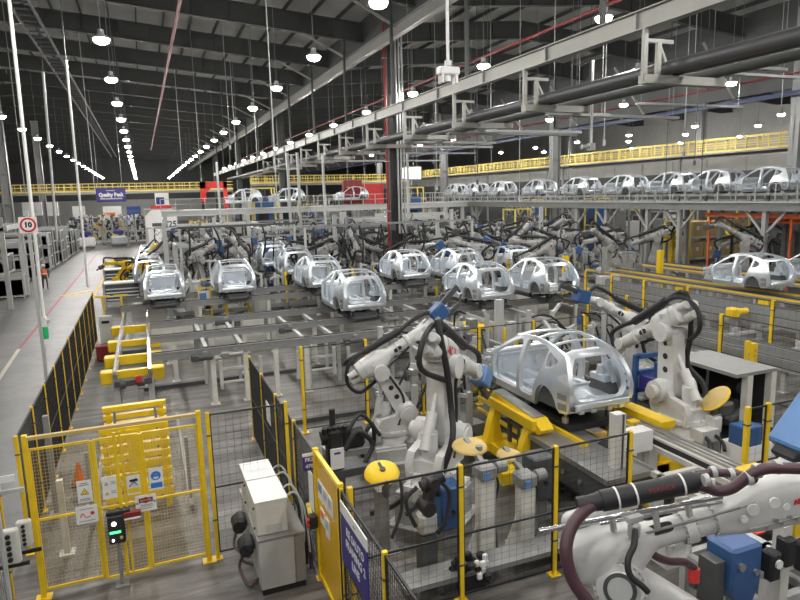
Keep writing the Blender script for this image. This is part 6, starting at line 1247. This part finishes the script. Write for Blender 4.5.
# stacked vehicle parts at the end of the aisle
random.seed(12); pal = ('dark_grey', 'light_grey', 'black', 'offwhite', 'grey', 'navy', 'tan', 'galvanised_dull'); carts = []
for i in range(34):
    r_, c = divmod(i, 9); x = -9.0+c*1.45+random.uniform(-.3, .3); y = 99+r_*5.0+random.uniform(-1, 1)
    if x > 1.2: x -= 1
    lb = 'trolley piled with mixed parts at the far end of the aisle'
    if i < 6:
        t = thing('parts_trolley', lb, 'trolley', (x, y, 0), 0, 'parts trolleys at the aisle end'); m = MB(); m.b3(-.65, .65, -.5, .5, .25, .35); [m.b3(a-.04, a+.04, b-.04, b+.04, .1, 2.3) for a in (-.6, .6) for b in (-.45, .45)]; [m.b3(-.6, .6, b-.03, b+.03, z, z+.06) for b in (-.45, .45) for z in (1.2, 2.25)]; m.build('frame', 'light_grey', t, 0)
        for s in range(3):
            m = MB()
            for q in range(7): c_ = V((random.uniform(-.5, .5), random.uniform(-.5, .2), random.uniform(.5, 2.6))); m.cbox(c_, (random.uniform(.2, .6), random.uniform(.1, .4), random.uniform(.1, .4)), .03, None)
            [m.cyl((random.uniform(-.5, .5), -.5, z), (random.uniform(-.5, .5), .3, z+.3), .12, 8) for z in (.8, 1.5, 2.2)]
            m.build('load', pal[(i*3+s) % 8], t)
        m = MB(); [m.cyl((a-.03, b, .1), (a+.03, b, .1), .1, 10) for a in (-.55, .55) for b in (-.4, .4)]; m.build('wheel', 'black', t); carts.append(t); t.scale = (1.1, 1.1, 1.5)
    else: dup(carts[i % 6], (x, y, 0), random.choice((0, PI/2, PI, .5)), lb, 'parts trolleys at the aisle end')
for i, (x, y, c) in enumerate(((-7.0, 92, 'white'), (-3.2, 93.5, 'light_grey'))):
    t = thing('covered_trolley', ('white covered trolley before the heap of parts trolleys', 'silver front-end trolley before the heap of parts trolleys')[i], 'trolley', (x, y, 0)); m = MB(); m.cbox((0, 0, .9), (2.0, 1.2, 1.2), .2); m.build('cover', c, t); m = MB(); m.b3(-.9, .9, -.5, .5, .1, .3); m.build('base', 'dark_grey', t, 0); m = MB(); m.cbox((0, 0, 2.0), (1.3, .8, .5), .15); m.build('navy_box', 'navy', t)
# far banner, white tent board, blue racks
t = thing('hanging_banner', 'navy banner reading Quality Peak hung over the far end of the aisle', 'banner', atY(111, 195, 78)); w_ = 1.5; h = .76
m = MB(); m.b3(-w_, w_, 0, .05, -h, h); m.build('sheet', 'navy', t, 0); text('Quality Peak', .56, 'white', t, M.Translation((0, -.02, .02)) @ M.Rotation(PI/2, 4, 'X'), bold=.03, wscale=.86); m = MB(); m.b3(-w_*.75, w_*.75, -.02, 0, -h*.62, -h*.42); m.b3(-w_*.3, w_*.3, -.02, 0, h*.58, h*.7); m.build('small_text', 'light_grey', t, 0)
m = MB(); [m.cyl((x, .02, h), (x, .02, 11.6), .03, 6) for x in (-w_*.8, w_*.8)]; m.build('hanger', 'grey', t)
a, b = atY(147, 238, 82), atY(176, 208, 82); t = thing('white_booth', 'white booth wall with black lettering at the far end of the aisle', 'booth', ((a.x+b.x)/2, 82, 0)); w_ = (b.x-a.x)/2; hh = b.z
m = MB(); m.prism([(-w_, 0), (w_, 0), (w_, hh-.5), (w_-.6, hh), (-w_+.9, hh), (-w_, hh-.9)], 0, .2, M(((1, 0, 0, 0), (0, 0, 1, 0), (0, 1, 0, 0), (0, 0, 0, 1)))); m.build('wall', 'white', t, 0); m = MB(); m.b3(-w_*.6, w_*.7, -.1, 0, hh, hh+.35); m.build('red_light_bar', 'red', t, 0); text('/25', 1.0, 'black', t, M.Translation((w_*.62, -.02, hh*.62)) @ M.Rotation(PI/2, 4, 'X'), bold=.02); m = MB(); m.b3(-w_*.6, w_*.15, -.02, 0, hh*.58, hh*.66); m.build('small_text', 'dark_grey', t, 0)
m = MB(); m.b3(-w_, w_, .2, 3, hh-.15, hh); [m.b3(s*w_-.1, s*w_+.1, 2.8, 3, 0, hh) for s in (-1, 1)]; m.build('frame', 'light_grey', t, 0)
for i, (x0, x1, y0, y1, Y, mt, lb) in enumerate(((127, 140, 206, 228, 105, 'blue', 'blue rack at the far end of the aisle left of the white booth'), (104, 121, 206, 222, 120, 'white', 'white lit bay with orange strip at the far end of the aisle'), (156, 168, 190, 208, 100, 'white', 'white cabinet with navy door above the white booth'), (23, 41, 202, 216, 95, 'white', 'white board over the container racks, the one by the grey column'), (48, 57, 202, 216, 95, 'white', 'white board over the container racks, the smaller one'), (73, 84, 206, 217, 118, 'white', 'white panel at the far end behind the parts trolleys'))):
    a, b = atY(x0, y1, Y), atY(x1, y0, Y); t = thing('far_panel', lb, 'panel', ((a.x+b.x)/2, Y, 0)); w_ = (b.x-a.x)/2
    m = MB(); m.b3(-w_, w_, 0, .8, max(0, a.z), b.z); m.build('panel', mt, t, 0)
    m = MB(); [m.b3(s*w_-.08, s*w_+.08, .8, .96, 0, b.z) for s in (-1, 1)]; m.build('post', 'grey', t, 0)
    if i in (0, 1, 2): m = MB(); [m.b3(-w_, w_, -.05, 0, a.z+(b.z-a.z)*f, a.z+(b.z-a.z)*(f+.12)) for f in (.2, .55, .85)] if i == 0 else m.b3(-w_*.9, w_*.3, -.05, 0, a.z+(b.z-a.z)*.2, a.z+(b.z-a.z)*.6); m.build('trim_strip', ('navy', 'orange', 'navy')[i], t, 0)
# red portal left of the far deck
t = thing('red_portal', 'red painted portal standing on the far deck', 'portal', (.0, 64.2, 5.15)); a, b = atY(200, 188, 64.2).x, atY(227, 188, 64.2).x
m = MB(); m.b3(a, b, -.2, .2, 1.9, 2.5); m.b3(a, a+.5, -.2, .2, .6, 2.5); m.b3(b-.35, b, -.2, .2, 0, 2.5); m.prism([(a, 1.0), (a+1.0, 1.9), (a, 1.9)], -.15, .15, M(((1, 0, 0, 0), (0, 0, 1, 0), (0, 1, 0, 0), (0, 0, 0, 1)))); m.build('frame', 'red', t, 0)
for i, (px, w_) in enumerate(((352, 2.0), (372, 2.4))):
    x = atY(px, 188, 64.5).x; m = MB(); m.b3(x-w_/2, x+w_/2, 64.2, 64.8, 5.15, 7.6 if i == 0 else 7.2); tag(m.build('red_cabinet', 'red' if i else 'dark_red', smooth=0), 'red cabinet on the far deck just before the dark column, the %s one' % ('darker', 'brighter')[i], 'cabinet')
t = thing('lit_panel', 'bright glowing work-light panel beyond the dark column', 'work light', atY(412, 174, 70)); m = MB(); m.b3(-1.1, 1.1, 0, .2, -.5, .7); m.build('lens', 'glow_white', t, 0); m = MB(); m.b3(-1.3, 1.3, .2, .4, -.7, .9); m.b3(-.1, .1, .2, .4, -t.location.z, -.7); m.build('housing', 'grey', t, 0)
# white-topped parts dollies and yellow manipulators beside the aisle
for i, (px, py, w_) in enumerate(((124, 296, 1.9), (121, 279, 1.9), (126, 266, 1.5))):
    p = at(px, py+8, .2); t = thing('parts_dolly', ('white-topped dolly of striped panels beside the aisle, the nearest', 'white-topped dolly of striped panels beside the aisle, the middle one', 'white-topped dolly of striped panels beside the aisle, the farthest')[i], 'dolly', (p.x, p.y, 0))
    m = MB(); m.b3(-w_/2, w_/2, -.5, .6, .3, .45); [m.b3(x-.05, x+.05, y-.05, y+.05, 0, 1.5) for x in (-w_/2, w_/2) for y in (-.5, .6)]; m.build('frame', 'light_grey', t, 0); m = MB(); [m.cbox((0, -.45+.13*k, .95), (w_*.92, .07, .9), .02) for k in range(8)]; m.build('panel_stack', 'dark_grey', t); m = MB(); [m.cbox((0, -.48, .55+.2*k), (w_*.9, .05, .07), .01) for k in range(4)]; m.cbox((0, 0, 1.46), (w_, 1.05, .1), .04); m.build('white_cover', 'white', t)
for i, (px, y, ya, q1, q2, q3) in enumerate(((121, 44, 2.6, -38, 2, -30), (150, 39.5, 2.2, 20, -8, -50), (146, 46, -.6, -20, 40, 10))):
    p = atY(px, 262, y); make_robot('handling_robot', 'yellow jointed robot beside the queuing car bodies, %s' % ('reaching over the dollies', 'close behind the first rear body', 'raised arm, farthest back')[i], (p.x, y, 0), ya, q1, q2, q3, 'cup', .95, 'yellow', .35, hose_side=1)
# labels of look-alikes: told apart by their order from the aisle
by = {}
for o in COL.objects:
    if o.parent is None and o.get('label') and o.get('group') and o['group'] not in ('high bay lamps overhead', 'high bay lamps above the ducts'): by.setdefault((o['group'], o['label']), []).append(o)
for (g, lb), L_ in by.items():
    if len(L_) > 1:
        L_.sort(key=lambda o: (o.location.x if o.type == 'EMPTY' or o.location.length > .01 else sum(v.co.x for v in o.data.vertices)/len(o.data.vertices), o.location.y))
        for i, o in enumerate(L_): o['label'] = ' '.join((lb+', %s from the aisle' % nth(i)).split()[:16])
